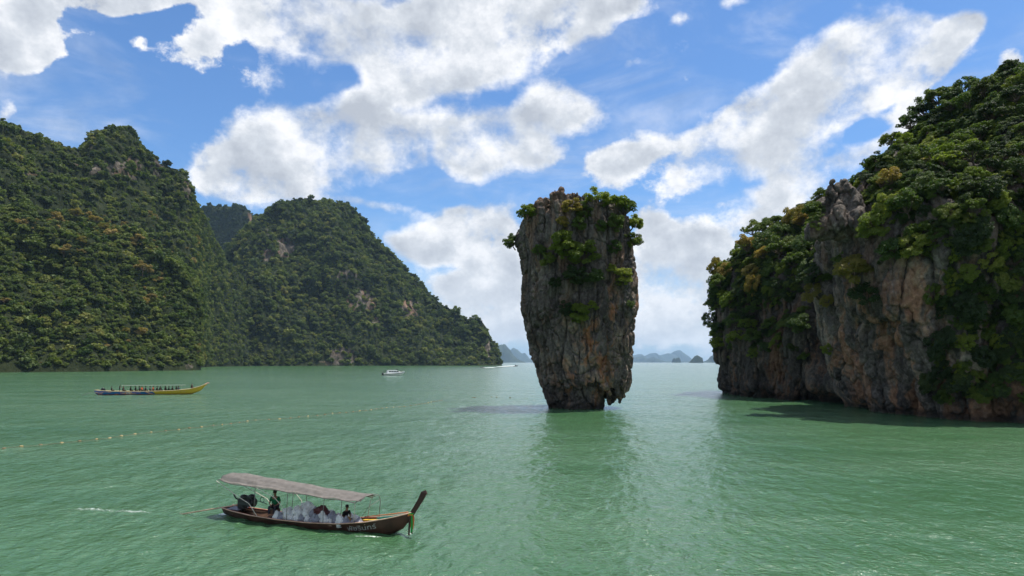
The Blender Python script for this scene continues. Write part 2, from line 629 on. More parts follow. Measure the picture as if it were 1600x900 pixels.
M = {}
M['leaf'] = mat_leaf('leaf_green', [(0.1, (.022, .042, .010)), (0.3, (.040, .075, .013)), (0.5, (.070, .110, .018)), (0.7, (.11, .14, .022)), (0.95, (.17, .17, .035))])
M['leaf_far'] = mat_leaf('leaf_far_forest', [(0.1, (.034, .054, .014)), (0.35, (.068, .100, .022)), (0.6, (.118, .152, .032)), (0.82, (.185, .190, .046)), (0.95, (.26, .21, .068))], patch=0.012, trans=.3)
M['leaf_bright'] = mat_leaf('leaf_bright_green', [(0.2, (.095, .135, .018)), (0.6, (.16, .195, .028)), (0.9, (.23, .23, .05))], trans=0.45)
M['leaf_gold'] = mat_leaf('leaf_golden', [(0.2, (.13, .12, .02)), (0.5, (.22, .17, .035)), (0.9, (.34, .22, .07))])
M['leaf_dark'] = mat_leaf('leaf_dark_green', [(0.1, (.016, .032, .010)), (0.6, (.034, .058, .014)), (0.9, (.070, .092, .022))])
M['blossom'] = mat_leaf('blossom_tan', [(0.2, (.15, .115, .035)), (0.6, (.26, .19, .065)), (0.9, (.36, .26, .11))], patch=0.03)
M['bark'] = mat_plain('bark', (.10, .075, .055), 0.9, 0.2, var=0.4, scale=3.0)
M['bark_pale'] = mat_plain('bark_pale', (.30, .27, .23), 0.8, 0.2, var=0.3, scale=3.0)

# ================================================================== the leaning sea stack
YK = 134.5


def interp_profile(ys, pxs, Y):
    z = np.array([pxz(y, Y) for y in ys])
    x = np.array([pxx(p, Y) for p in pxs])
    o = np.argsort(z)
    return z[o], x[o]


kL = interp_profile([300, 345, 380, 400, 430, 450, 490, 520, 550, 570, 590, 605, 625],
                    [818, 813, 809, 812, 817, 816, 815, 822, 831, 838, 844, 850, 858], YK)
kR = interp_profile([300, 330, 350, 380, 400, 430, 450, 480, 500, 520, 540, 560, 590, 606, 625],
                    [972, 977, 981, 984, 986, 991, 993, 991, 986, 983, 984, 984, 982, 978, 970], YK)
nL = interp_profile([560, 597, 615, 628, 640, 660], [846, 845, 849, 856, 857, 859], YK)
nR = interp_profile([560, 600, 610, 625, 640, 660], [962, 954, 950, 946, 942, 938], YK)
kTx = [pxx(p, YK) for p in (800, 812, 818, 830, 842, 852, 860, 866, 872, 879, 888, 898, 910, 925, 940, 955, 965, 975, 984, 1000)]
kTz = [pxz(p, YK) for p in (370, 352, 340, 326, 318, 321, 312, 310, 302, 308, 317, 319, 322, 324, 323, 326, 330, 338, 352, 375)]
kBx = [pxx(p, YK) for p in (800, 845, 852, 870, 890, 905, 925, 940, 952, 960, 975, 990)]
kBz = [pxz(p, YK) for p in (618, 622, 612, 600, 590, 594, 590, 600, 606, 600, 604, 600)]


def f_stack(X, Y, Z):
    l = np.interp(Z, *kL)
    r = np.interp(Z, *kR)
    cx, a = (l + r) / 2, (r - l) / 2
    b = a * 0.86
    q = ((np.abs(X - cx) / a) ** 2.6 + (np.abs(Y - YK) / b) ** 2.6) ** (1 / 2.6)
    d = (q - 1) * np.minimum(a, b) * 0.95 + 0.85
    zt = np.interp(X, kTx, kTz) - 3.6 + (1 - 2.4 * np.abs(gnoise(xyz(X * 0.45, Y * 0.45, 0 * X), 8))) * 0.9 + (1 - 2.4 * np.abs(gnoise(xyz(X * 1.1, Y * 1.1, 0 * X), 9))) * 0.5 - 0.0035 * (Y - YK + 5) ** 2 * 1.2
    d = smax(d, (Z - zt) * 0.6, 0.8)
    zb = np.interp(X, kBx, kBz) + 0.9
    tooth = gnoise(xyz(X * 0.55, Y * 0.55, 0 * X + 3.1), 5) * 1.7 + gnoise(xyz(X * 1.3, Y * 1.3, 0 * X + 1.1), 6) * 1.1
    rt = sstep(X, pxx(938, YK), pxx(950, YK))
    tooth = tooth * (1 - .6 * rt) + rt * (np.abs(gnoise(xyz(X * 0.8, Y * 0.6, 0 * X + 5.1), 7)) * 5.5 - 1.6)
    zb = zb + tooth + 0.10 * np.maximum(Y - YK, 0)
    d = smax(d, (zb - Z) * 0.45, 0.5)
    l2 = np.interp(Z, *nL)
    r2 = np.interp(Z, *nR)
    c2, a2 = (l2 + r2) / 2, (r2 - l2) / 2
    b2 = a2 * 0.84
    q2 = ((np.abs(X - c2) / a2) ** 2.4 + (np.abs(Y - YK) / b2) ** 2.4) ** (1 / 2.4)
    d2 = (q2 - 1) * np.minimum(a2, b2) + 1.1
    d2 = np.maximum(d2, Z - 12)
    d = smin(d, d2, 0.6)
    m = np.abs(d) < 3.0
    if m.any():
        P = xyz(X, Y, Z)[m]
        n = fbm(P * np.array([0.16, 0.16, 0.07]), 2, seed=11) * 1.5
        n += (1 - 2 * np.abs(gnoise((P + 1.5 * gnoise(P * 0.15, 44)[:, None]) * np.array([0.21, 0.21, 0.035]), 45))) * 0.9 - 0.3
        wx = P + 0.8 * np.stack([gnoise(P * 0.25, 40), gnoise(P * 0.25, 41), 0 * P[:, 0]], -1)
        rg = fbm(wx * np.array([0.42, 0.42, 0.07]), 2, seed=21, ridged=True) * 1.05
        top = sstep(P[:, 2], 30, 40)
        n = n + rg * (1 + 0.8 * top)
        d[m] -= (n * 0.68 + 0.02)
    return d


def displace(V, F, terms):
    N = normals(V, F)
    disp = 0
    for sc, amp, seed, rid, octs in terms:
        P = V * np.array(sc)
        if rid == 'crack':
            q = fbm(P + 0.35 * gnoise(P * 0.7 + 9, seed + 3)[:, None], octs, seed=seed)
            disp = disp - amp * np.exp(-(q / 0.045) ** 2)
            continue
        disp = disp + amp * fbm(P, octs, seed=seed, ridged=rid)
    return V + N * np.asarray(disp)[:, None]


V, F = sdf_mesh(f_stack, (-4, 120, -2.5), (30, 149, 44), 0.34)
V = relax(V, F, 1, 0.4)
V, F = subdivide(V, F)
V = displace(V, F, [((0.9, 0.9, 0.22), 0.42, 31, True, 3), ((0.30, 0.30, 0.055), 0.85, 131, 'crack', 2), ((0.62, 0.62, 0.16), 0.5, 133, 'crack', 2), ((0.22, 0.22, 0.30), 0.4, 135, 'crack', 2), ((2.2, 2.2, 0.8), 0.13, 37, True, 2), ((3.5, 3.5, 3.0), 0.06, 39, False, 1)])
STK = (V, F)


def warm_stack(T, P):
    s = T.new('ShaderNodeSeparateXYZ', ins={0: P})
    n = T.noise(P, 0.22, 3.0, 0.5)
    xx = T.math('ADD', s.outputs[0], T.math('MULTIPLY', T.math('SUBTRACT', n, 0.5), 12.0))
    a = T.math('MULTIPLY', T.mapr(xx, 7.0, 13.0), T.mapr(s.outputs[2], 26.0, 18.0))
    return T.math('MULTIPLY_ADD', a, 0.75, 0.25)


sea_stack = empty('sea_stack', (pxx(900, YK), YK, 0))
tag(sea_stack, 'tall leaning limestone pillar narrowing to its base in the middle of the bay', 'rock')
Vl = V - np.array([pxx(900, YK), YK, 0])
o = obj_np('rock_body', Vl, F, mat_rock('stack_rock', 1.0, warm_stack, 0.92), sea_stack)


# ================================================================== headland on the right
def col_sdf(X, Y, Z, prof, n=2.3):
    """prof rows: z, cx, cy, rx, ry"""
    p = np.array(prof, dtype=float)
    cx = np.interp(Z, p[:, 0], p[:, 1])
    cy = np.interp(Z, p[:, 0], p[:, 2])
    rx = np.interp(Z, p[:, 0], p[:, 3])
    ry = np.interp(Z, p[:, 0], p[:, 4])
    q = ((np.abs(X - cx) / rx) ** n + (np.abs(Y - cy) / ry) ** n) ** (1 / n)
    d = (q - 1) * np.minimum(rx, ry) * 0.8
    return smax(d, (Z - p[-1, 0]) * 0.8, 1.5)


PA = [(-4, 93, 186, 32, 31), (0, 93, 186, 32.2, 31), (4, 93, 186, 32.8, 32), (10, 93, 186, 33.4, 33), (20, 93.5, 186, 34, 33.5), (28, 93.5, 186, 34, 33),
      (35, 94, 187, 31.5, 30), (41, 97, 188, 28, 27), (46, 98.5, 189, 22.5, 22), (50, 100, 189, 16, 17), (54, 100, 189, 9, 9)]
PB = [(-4, 83, 120, 15.6, 18), (0, 83, 120, 15.8, 18.5), (3, 83, 120, 16.2, 19), (8, 82.6, 120, 17.8, 20), (16, 82.2, 121, 20.2, 22), (25, 82, 122, 23.0, 23.8),
      (31, 82.5, 122, 23.2, 23), (35, 83, 123, 21.8, 21.5), (39, 84, 124, 17.5, 18), (42, 85, 125, 12, 12), (44, 86, 125, 6, 7)]
PC = [(-4, 142, 152, 70, 52), (0, 142, 152, 70, 52), (25, 142, 152, 66, 50), (37, 142, 153, 60, 46), (48, 142, 154, 53, 42), (56, 142, 155, 50, 38), (60, 142, 155, 47.5, 35),
      (64, 142, 156, 44, 30), (67, 142, 157, 38, 24), (70, 143, 158, 26, 15)]
PD = [(-4, 101, 126, 29, 27), (0, 101, 126, 29, 26.5), (15, 101, 127, 28, 25), (28, 101, 129, 27, 23), (38, 102, 130, 24, 20), (45, 103, 132, 19, 16), (50, 105, 133, 14, 12), (54, 106, 134, 8, 7)]


def rock_noise(d, X, Y, Z, amp=1.0, seed=0, lim=5.0):
    m = np.abs(d) < lim
    P = xyz(X, Y, Z)[m]
    if len(P):
        w = P + 2.0 * np.stack([gnoise(P * 0.11, 50 + seed), gnoise(P * 0.11, 51 + seed), 0 * P[:, 0]], -1)
        n = fbm(w * np.array([0.055, 0.055, 0.035]), 2, seed=61 + seed) * 3.6
        n += (1 - 2.2 * np.abs(gnoise(w * np.array([0.085, 0.085, 0.022]), 65 + seed))) * 2.0 - 0.8
        n += fbm(w * np.array([0.20, 0.20, 0.055]), 2, seed=71 + seed, ridged=True) * 1.3
        # drip curtains and hollows near the water
        low = sstep(P[:, 2], 22, 2)
        n += low * gnoise(w * np.array([0.12, 0.12, 0.10]), 81 + seed) * 1.8
        n -= 1.5 * sstep(P[:, 2], 3.0, 0.6) * sstep(P[:, 2], -3.0, -0.5)
        d[m] -= n * amp
    return d


SPIKES = [(1290, 292, 118, 2.6, .30), (1301, 281, 117, 2.6, .28), (1318, 272, 117, 2.8, .3), (1335, 284, 116, 2.4, .3), (1352, 266, 120, 2.4, .3),
          (1372, 240, 121, 3.0, .32), (1391, 232, 122, 3.2, .33), (1408, 238, 123, 3.0, .35), (1440, 236, 126, 2.6, .35)]


def f_ab(X, Y, Z):
    d = smin(col_sdf(X, Y, Z, PA), col_sdf(X, Y, Z, PB, 2.6), 2.5)
    for px, py, Yc, r, k in SPIKES:
        xc, zt = pxx(px, Yc), pxz(py, Yc)
        rr = np.hypot(X - xc, (Y - Yc) * 0.7) - np.clip((zt - 4.2 - Z) * k * 1.3, -7.0, r * 1.6)
        d = smin(d, np.maximum(rr, 32 - Z), 0.8)
    return rock_noise(d, X, Y, Z, 0.85)


def f_cd(X, Y, Z):
    d = smin(col_sdf(X, Y, Z, PC, 3.2), col_sdf(X, Y, Z, PD, 2.6), 6.0)
    return rock_noise(d, X, Y, Z, 1.0, 7)


V, F = sdf_mesh(f_ab, (50, 94, -3), (136, 226, 60), 1.0)
# keep what faces open air: parts deep inside the main mass are never seen
V = relax(V, F, 1, 0.35)
c = V[F].mean(axis=1)
keep = f_cd(c[:, 0], c[:, 1], c[:, 2]) > -3.0
F = F[keep]
V, F = subdivide(V, F)
V = displace(V, F, [((0.35, 0.35, 0.10), 0.75, 91, True, 3), ((0.13, 0.13, 0.03), 1.5, 141, 'crack', 2), ((0.3, 0.3, 0.07), 0.9, 143, 'crack', 2), ((0.12, 0.3, 0.3), 0.3, 92, False, 2)])
c = V[F].mean(axis=1)
cpx, cpy = proj(c)
V, F = subdivide(V, F)
V = displace(V, F, [((1.1, 1.1, 0.35), 0.30, 95, True, 2), ((0.5, 0.5, 0.22), 0.4, 145, 'crack', 2), ((2.0, 2.0, 1.4), 0.10, 97, True, 1)])
AB = (V, F)


def warm_head(T, P):
    s = T.new('ShaderNodeSeparateXYZ', ins={0: P})
    n = T.noise(P, 0.13, 3.0, 0.5)
    z = T.math('ADD', s.outputs[2], T.math('MULTIPLY', T.math('SUBTRACT', n, 0.5), 22.0))
    a = T.mapr(z, 30.0, 16.0)
    return T.math('MULTIPLY_ADD', a, 0.46, 0.14)




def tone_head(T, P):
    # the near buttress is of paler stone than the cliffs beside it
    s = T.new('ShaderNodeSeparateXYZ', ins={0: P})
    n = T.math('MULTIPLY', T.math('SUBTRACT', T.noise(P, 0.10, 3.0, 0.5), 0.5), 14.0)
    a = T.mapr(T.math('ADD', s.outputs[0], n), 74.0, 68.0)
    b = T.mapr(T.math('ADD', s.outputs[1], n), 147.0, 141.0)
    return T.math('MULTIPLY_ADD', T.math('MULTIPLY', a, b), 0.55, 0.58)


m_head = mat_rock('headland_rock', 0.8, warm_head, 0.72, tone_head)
# unused vertices dropped
used = np.unique(F)
remap = np.full(len(V), -1)
remap[used] = np.arange(len(used))
V, F = V[used], remap[F]
AB = (V, F)
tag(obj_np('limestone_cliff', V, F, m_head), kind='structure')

V, F = sdf_mesh(f_cd, (60, 90, -3), (216, 214, 78), 1.5)
V = relax(V, F, 1, 0.35)
V, F = subdivide(V, F)
V = displace(V, F, [((0.25, 0.25, 0.10), 0.9, 101, True, 3)])
CD = (V, F)
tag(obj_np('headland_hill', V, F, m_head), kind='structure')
print('tris stack', len(STK[1]) * 2, 'ab', len(AB[1]) * 2, 'cd', len(CD[1]) * 2)

# ================================================================== plants
def crown_np(seed, clumps=12, leaves=160, leaf=0.11, flat=0.62, zc=1.15, spread=0.72, up=0.35, aspect=0.55, zlo=-0.15, rcr=(0.24, 0.42)):
    """crown of leaf clumps, unit radius, centred at height zc; returns V, F, clump centres"""
    r = np.random.RandomState(seed)
    Vs, cs = [], []
    for k in range(clumps):
        th = 2.399963 * k + r.uniform(-0.5, 0.5)
        zz = r.uniform(zlo, 1.0)
        rad = math.sqrt(max(0.02, 1 - zz * zz * 0.9))
        q = r.uniform(0.55, 1.0) * spread
        c = np.array([math.cos(th) * rad * q, math.sin(th) * rad * q, zz * flat * q]) + r.uniform(-.07, .07, 3)
        rc = r.uniform(*rcr)
        cs.append(c + np.array([0, 0, zc]))
        n = int(leaves * (rc / 0.33) ** 2)
        d = r.normal(size=(n, 3))
        d[:, 2] = d[:, 2] * 0.9 + up
        d /= np.linalg.norm(d, axis=1, keepdims=True)
        rr = rc * r.uniform(0.55, 1.08, n)[:, None]
        p = c + d * rr * np.array([1.0, 1.0, 0.62]) + np.array([0, 0, zc])
        nn = d * 0.55 + r.normal(size=(n, 3)) * 0.5 + np.array([0, 0, 0.55])
        nn /= np.linalg.norm(nn, axis=1, keepdims=True)
        t = np.cross(nn, r.normal(size=(n, 3)))
        t /= np.linalg.norm(t, axis=1, keepdims=True)
        b = np.cross(nn, t)
        s = leaf * r.uniform(0.55, 1.35, n)[:, None]
        Vs.append(np.stack([p - t * s, p - b * s * aspect + nn * s * .12, p + t * s, p + b * s * aspect + nn * s * .12], 1).reshape(-1, 3))
    V = np.concatenate(Vs)
    F = np.arange(len(V)).reshape(-1, 4)
    return V, F, cs


def trunk_mb(cs, seed, zc, r0=0.075):
    rnd = random.Random(seed)
    mb = MB()
    fork = Vector((rnd.uniform(-.06, .06), rnd.uniform(-.06, .06), zc * 0.55))
    mb.tube([(0, 0, -0.25), (rnd.uniform(-.04, .04), rnd.uniform(-.04, .04), zc * 0.3), fork], [r0, r0 * .8, r0 * .62], 6)
    for c in cs[::2]:
        c = Vector(c)
        mid = fork.lerp(c, 0.5) + Vector((rnd.uniform(-.08, .08), rnd.uniform(-.08, .08), rnd.uniform(-.12, .02)))
        mb.tube([fork, mid, c], [r0 * .5, r0 * .32, r0 * .12], 4, False)
    return mb


NEAR = []      # (crown mesh, trunk mesh) for plants seen close
for i in range(7):
    fl = [0.8, 0.65, 0.95, 0.6, 0.75, 1.0, 0.7][i]
    V, F, cs = crown_np(200 + i, 24 + i % 3 * 4, 190, 0.068, fl, 1.1, 0.85, 0.4, rcr=(.15, .30))
    cm = mesh_np('crown', V, F, False)
    mb = trunk_mb(cs, i, 1.1)
    tm = bpy.data.meshes.new('trunk')
    tm.from_pydata([tuple(v) for v in mb.v], [], mb.f)
    tm.materials.append(M['bark'])
    NEAR.append((cm, tm))
for i in range(5):     # round bushes that hang on cliffs
    V, F, cs = crown_np(300 + i, 26 + i % 3 * 4, 190, 0.075, 0.85 + .07 * i, 0.95, 0.82, 0.25, zlo=-0.9, rcr=(.16, .32))
    cm = mesh_np('foliage', V, F, False)
    mb = trunk_mb(cs, 40 + i, 0.8)
    tm = bpy.data.meshes.new('stems')
    tm.from_pydata([tuple(v) for v in mb.v], [], mb.f)
    tm.materials.append(M['bark'])
    NEAR.append((cm, tm))
LEAFM = {}


def crown_mesh(i, mat):
    k = (i % len(NEAR), mat)
    if k not in LEAFM:
        me = NEAR[k[0]][0].copy()
        me.materials.append(M[mat])
        LEAFM[k] = me
    return LEAFM[k]


def plant(name, loc, R, i, mat, rot, label, cat, group=None, sz=1.0, parts=('trunk', 'crown')):
    e = empty(name, loc)
    e.rotation_euler = rot
    e.scale = (R, R, R * sz)
    tag(e, label, cat, group)
    link(bpy.data.objects.new(parts[0], NEAR[i % len(NEAR)][1]), e)
    link(bpy.data.objects.new(parts[1], crown_mesh(i, mat)), e)
    return e


def lean(n, k, rz):
    """rotation that tips the plant part of the way from upright towards the surface normal"""
    d = (Vector((0, 0, 1)) * (1 - k) + Vector(n) * k).normalized()
    q = Vector((0, 0, 1)).rotation_difference(d)
    return (q.to_matrix() @ Matrix.Rotation(rz, 3, 'Z')).to_euler()


def scatter_stuff(name, P, Sx, R, idx, protos, mat_list):
    """one object: plants nobody could count, instanced on real surface points"""
    me = bpy.data.meshes.new(name)
    me.vertices.add(len(P))
    me.vertices.foreach_set('co', np.asarray(P, dtype=np.float32).ravel())
    for an, ty, fld, dat in (('rot', 'FLOAT_VECTOR', 'vector', R), ('sca', 'FLOAT_VECTOR', 'vector', Sx), ('idx', 'INT', 'value', idx)):
        at = me.attributes.new(an, ty, 'POINT')
        at.data.foreach_set(fld, np.asarray(dat, dtype=np.int32 if ty == 'INT' else np.float32).ravel())
    o = link(bpy.data.objects.new(name, me))
    g = bpy.data.node_groups.new(name, 'GeometryNodeTree')
    g.interface.new_socket('Geometry', in_out='INPUT', socket_type='NodeSocketGeometry')
    g.interface.new_socket('Geometry', in_out='OUTPUT', socket_type='NodeSocketGeometry')
    T = NT(g)
    gi, go = T.new('NodeGroupInput'), T.new('NodeGroupOutput')
    jn = T.new('GeometryNodeJoinGeometry')
    for k in reversed(range(len(protos))):
        po = bpy.data.objects.new(name + '_source', protos[k])
        oi = T.new('GeometryNodeObjectInfo')
        oi.inputs['Object'].default_value = po
        oi.inputs['As Instance'].default_value = True
        T.l.new(oi.outputs['Geometry'], jn.inputs[0])

    def attr(n, ty):
        a = T.new('GeometryNodeInputNamedAttribute', data_type=ty)
        a.inputs['Name'].default_value = n
        return a.outputs[0]
    ip = T.new('GeometryNodeInstanceOnPoints')
    m2p = T.new('GeometryNodeMeshToPoints')
    T.l.new(gi.outputs[0], m2p.inputs['Mesh'])
    T.l.new(m2p.outputs[0], ip.inputs['Points'])
    T.l.new(jn.outputs[0], ip.inputs['Instance'])
    ip.inputs['Pick Instance'].default_value = True
    T.l.new(attr('idx', 'INT'), ip.inputs['Instance Index'])
    T.l.new(attr('rot', 'FLOAT_VECTOR'), ip.inputs['Rotation'])
    T.l.new(attr('sca', 'FLOAT_VECTOR'), ip.inputs['Scale'])
    T.l.new(ip.outputs[0], go.inputs[0])
    md = o.modifiers.new('scatter', 'NODES')
    md.node_group = g
    tag(o, kind='stuff')
    return o


def sample_surface(V, F, n, seed, facemask=None):
    a, b, c, d = (V[F[:, k]] for k in range(4))
    nn = np.cross(c - a, d - b)
    ar = np.linalg.norm(nn, axis=1) * 0.5
    nn = nn / (np.linalg.norm(nn, axis=1, keepdims=True) + 1e-12)
    w = ar.copy()
    if facemask is not None:
        w *= facemask
    r = np.random.RandomState(seed)
    k = r.choice(len(F), n, p=w / w.sum())
    u, v = r.rand(n, 1), r.rand(n, 1)
    P = a[k] * (1 - u) * (1 - v) + b[k] * u * (1 - v) + c[k] * u * v + d[k] * (1 - u) * v
    return P, nn[k], w.sum()


def thin(P, dist, order=None, g=4.0):
    """greedy minimum spacing; returns kept indices"""
    cell = {}
    keep = []
    for i in (range(len(P)) if order is None else order):
        p = P[i]
        dd = dist[i] if hasattr(dist, '__len__') else dist
        k = (int(p[0] // g), int(p[1] // g), int(p[2] // g))
        ok = True
        m = int(math.ceil(dd / g))
        for x in range(k[0] - m, k[0] + m + 1):
            for y in range(k[1] - m, k[1] + m + 1):
                for z in range(k[2] - m, k[2] + m + 1):
                    for j in cell.get((x, y, z), ()):
                        if (P[j][0] - p[0]) ** 2 + (P[j][1] - p[1]) ** 2 + (P[j][2] - p[2]) ** 2 < dd * dd:
                            ok = False
                            break
                    if not ok:
                        break
                if not ok:
                    break
            if not ok:
                break
        if ok:
            keep.append(i)
            cell.setdefault(k, []).append(i)
    return keep


def surf_at(V, N, px, py, tol=3.0):
    x, y = proj(V)
    m = np.where((np.abs(x - px) < tol) & (np.abs(y - py) < tol))[0]
    if not len(m):
        m = [int(np.argmin((x - px) ** 2 + (y - py) ** 2 + 0.0 * V[:, 1]))]
    j = m[int(np.argmin(V[m, 1]))]
    return V[j], N[j]


rnd = random.Random(4)
NS = normals(*STK)
SB = [  # px, py of the crown centre, radius px, material, name, label
    (826, 328, 17, 'leaf_bright', 'shrub', 'straggly green shrub on the top left shoulder of the leaning pillar'),
    (797, 376, 12, 'leaf', 'shrub', 'small lone shrub hanging out from the left edge of the leaning pillar'),
    (878, 376, 21, 'leaf_bright', 'bush', 'dense green bush on the upper front face of the leaning pillar'),
    (911, 393, 23, 'leaf_bright', 'bush', 'bright yellow green bush at the middle of the leaning pillar'),
    (889, 388, 17, 'leaf_bright', 'bush', 'light green bush wedged left of the brightest bush on the leaning pillar'),
    (856, 403, 14, 'leaf', 'bush', 'round bush lowest on the left of the upper pillar face'),
    (843, 389, 11, 'leaf', 'shrub', 'thin shrub near the left side of the pillar face'),
    (934, 311, 19, 'leaf_bright', 'tree', 'small tree standing highest on the top right of the pillar'),
    (960, 320, 20, 'leaf_bright', 'tree', 'spreading tree leaning right off the pillar top'),
    (976, 328, 18, 'leaf', 'tree', 'leafy tree at the far right corner of the pillar top'),
    (995, 346, 15, 'leaf_bright', 'shrub', 'shrub hanging furthest out over the right edge of the pillar'),
    (989, 374, 15, 'leaf', 'shrub', 'open leafed shrub below the right top corner of the pillar'),
    (962, 345, 14, 'leaf', 'bush', 'bush just under the trees at the right of the pillar top'),
    (893, 322, 15, 'leaf_gold', 'shrub', 'yellowish scrub across the middle of the pillar top'),
    (912, 327, 13, 'leaf', 'shrub', 'low green scrub beside the yellowish scrub on the pillar top'),
    (905, 346, 14, 'leaf', 'shrub', 'small shrub in the groove below the pillar top'),
    (880, 345, 10, 'leaf_gold', 'shrub', 'dry yellowish shrub on the upper left groove of the pillar'),
    (975, 430, 15, 'leaf_bright', 'bush', 'yellow green bush on the right side halfway up the pillar'),
    (957, 419, 9, 'leaf_bright', 'shrub', 'small bright shrub left of the halfway bush on the pillar'),
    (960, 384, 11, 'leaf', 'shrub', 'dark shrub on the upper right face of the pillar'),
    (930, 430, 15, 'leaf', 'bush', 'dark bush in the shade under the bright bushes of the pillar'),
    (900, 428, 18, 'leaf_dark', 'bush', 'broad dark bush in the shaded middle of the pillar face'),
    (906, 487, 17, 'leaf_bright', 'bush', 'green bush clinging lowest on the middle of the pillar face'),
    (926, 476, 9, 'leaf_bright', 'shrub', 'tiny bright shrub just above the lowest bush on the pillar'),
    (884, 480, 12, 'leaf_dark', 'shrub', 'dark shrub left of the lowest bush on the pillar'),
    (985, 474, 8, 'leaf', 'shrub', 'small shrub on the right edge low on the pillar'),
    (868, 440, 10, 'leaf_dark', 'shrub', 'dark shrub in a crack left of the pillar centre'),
    (940, 352, 10, 'leaf', 'shrub', 'narrow shrub in a gully right of centre near the pillar top'),
]
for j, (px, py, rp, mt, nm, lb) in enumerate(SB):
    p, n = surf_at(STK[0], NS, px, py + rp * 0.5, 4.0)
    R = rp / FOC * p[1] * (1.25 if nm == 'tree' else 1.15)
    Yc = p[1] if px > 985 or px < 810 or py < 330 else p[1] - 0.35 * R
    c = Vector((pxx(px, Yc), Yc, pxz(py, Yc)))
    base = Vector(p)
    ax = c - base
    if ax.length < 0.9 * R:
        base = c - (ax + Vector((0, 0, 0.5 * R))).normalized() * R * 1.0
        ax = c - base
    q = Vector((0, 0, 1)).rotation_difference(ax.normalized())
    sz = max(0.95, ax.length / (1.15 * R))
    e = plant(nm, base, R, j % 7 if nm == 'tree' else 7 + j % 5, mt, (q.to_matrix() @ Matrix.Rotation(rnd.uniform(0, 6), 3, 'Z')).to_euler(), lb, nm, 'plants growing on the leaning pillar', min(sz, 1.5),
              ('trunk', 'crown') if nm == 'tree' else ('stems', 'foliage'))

# bare twigs on the pillar's top left
mb = MB()
tw = Vector((pxx(846, YK - 2), YK - 2, pxz(326, YK - 2)))
for k in range(26):
    a = rnd.uniform(-1.2, 1.2)
    l = rnd.uniform(0.8, 1.9)
    s = tw + Vector((rnd.uniform(-1, 1), rnd.uniform(-.8, .8), rnd.uniform(-.6, 0)))
    e2 = s + Vector((math.sin(a) * l * .7, rnd.uniform(-.5, .5), math.cos(a) * l))
    mb.tube([s, s.lerp(e2, .5) + Vector((rnd.uniform(-.1, .1), 0, rnd.uniform(-.1, .1))), e2], [.035, .025, .01], 4, False)
tag(mb.build('bare_shrub', M['bark_pale']), 'leafless grey twiggy shrub on the top left of the pillar', 'shrub', 'plants growing on the leaning pillar')


# ------------------------------------------------------------------ headland forest
def fol_mask(P, N, which):
    px, py = proj(P)
    nz = N[:, 2]
    bl = fbm(P * 0.09, 3, seed=301)
    if which == 'ab':
        isA = P[:, 1] > 146
        ya = 478 + 18 * bl - 30 * sstep(px, 1190, 1290)
        a = isA & (P[:, 2] > 2) & ((py < ya) | ((nz > 0.35) & (py < 560))) & (px < 1300) & ~((px > 1264) & (py > 335))
        b = (~isA) & ((nz > 0.42 + 0.25 * bl) & (P[:, 2] > 24))
        b |= (~isA) & (px > 1360) & (py < 350 + 50 * bl)
        b |= (~isA) & (px > 1480 + 60 * bl) & (P[:, 2] > 3)
        b |= (~isA) & (px > 1450) & (P[:, 2] > 3) & (P[:, 2] < 9 + 5 * bl)
        crag = (~isA) & (px > 1280) & (px < 1350) & (py > 225) & (py < 420)
        return (a | b) & ~crag & (N[:, 2] > -0.35)
    return (P[:, 2] > 2.0) & (N[:, 2] > -0.5) & (P[:, 0] - P[:, 1] * 0.45 > 0) & ((px > 1435 + 30 * bl) | (py < 330))


cand = []
for which, (V, F), n in (('ab', AB, 16000), ('cd', CD, 22000)):
    tocam = V[F[:, 0]] - np.array([0, 0, CAMH])
    nn = np.cross(V[F[:, 2]] - V[F[:, 0]], V[F[:, 3]] - V[F[:, 1]])
    vis = ((nn * tocam).sum(1) < 0.25 * np.linalg.norm(nn, axis=1) * np.linalg.norm(tocam, axis=1))
    fx = V[F[:, 0]]
    fr = (fx[:, 0] < fx[:, 1] * 0.95 + 6)
    P, N, _ = sample_surface(V, F, n, 5 if which == 'ab' else 6, (vis & fr).astype(float))
    k = fol_mask(P, N, which)
    P, N = P[k], N[k]
    # drop points buried in the other body
    d = f_cd(P[:, 0].copy(), P[:, 1].copy(), P[:, 2].copy()) if which == 'ab' else f_ab(P[:, 0].copy(), P[:, 1].copy(), P[:, 2].copy())
    k = d > 0.3
    cand.append((P[k], N[k]))
PC_ = np.concatenate([c[0] for c in cand])
NC_ = np.concatenate([c[1] for c in cand])
perm = np.random.RandomState(9).permutation(len(PC_))
PC_, NC_ = PC_[perm], NC_[perm]
rs = np.random.RandomState(10)
Rr = rs.uniform(1.4, 3.0, len(PC_)) * (1 + 0.25 * (PC_[:, 1] > 150))
keep = thin(PC_.tolist(), (Rr * 1.12).tolist())
px, py = proj(PC_[keep])
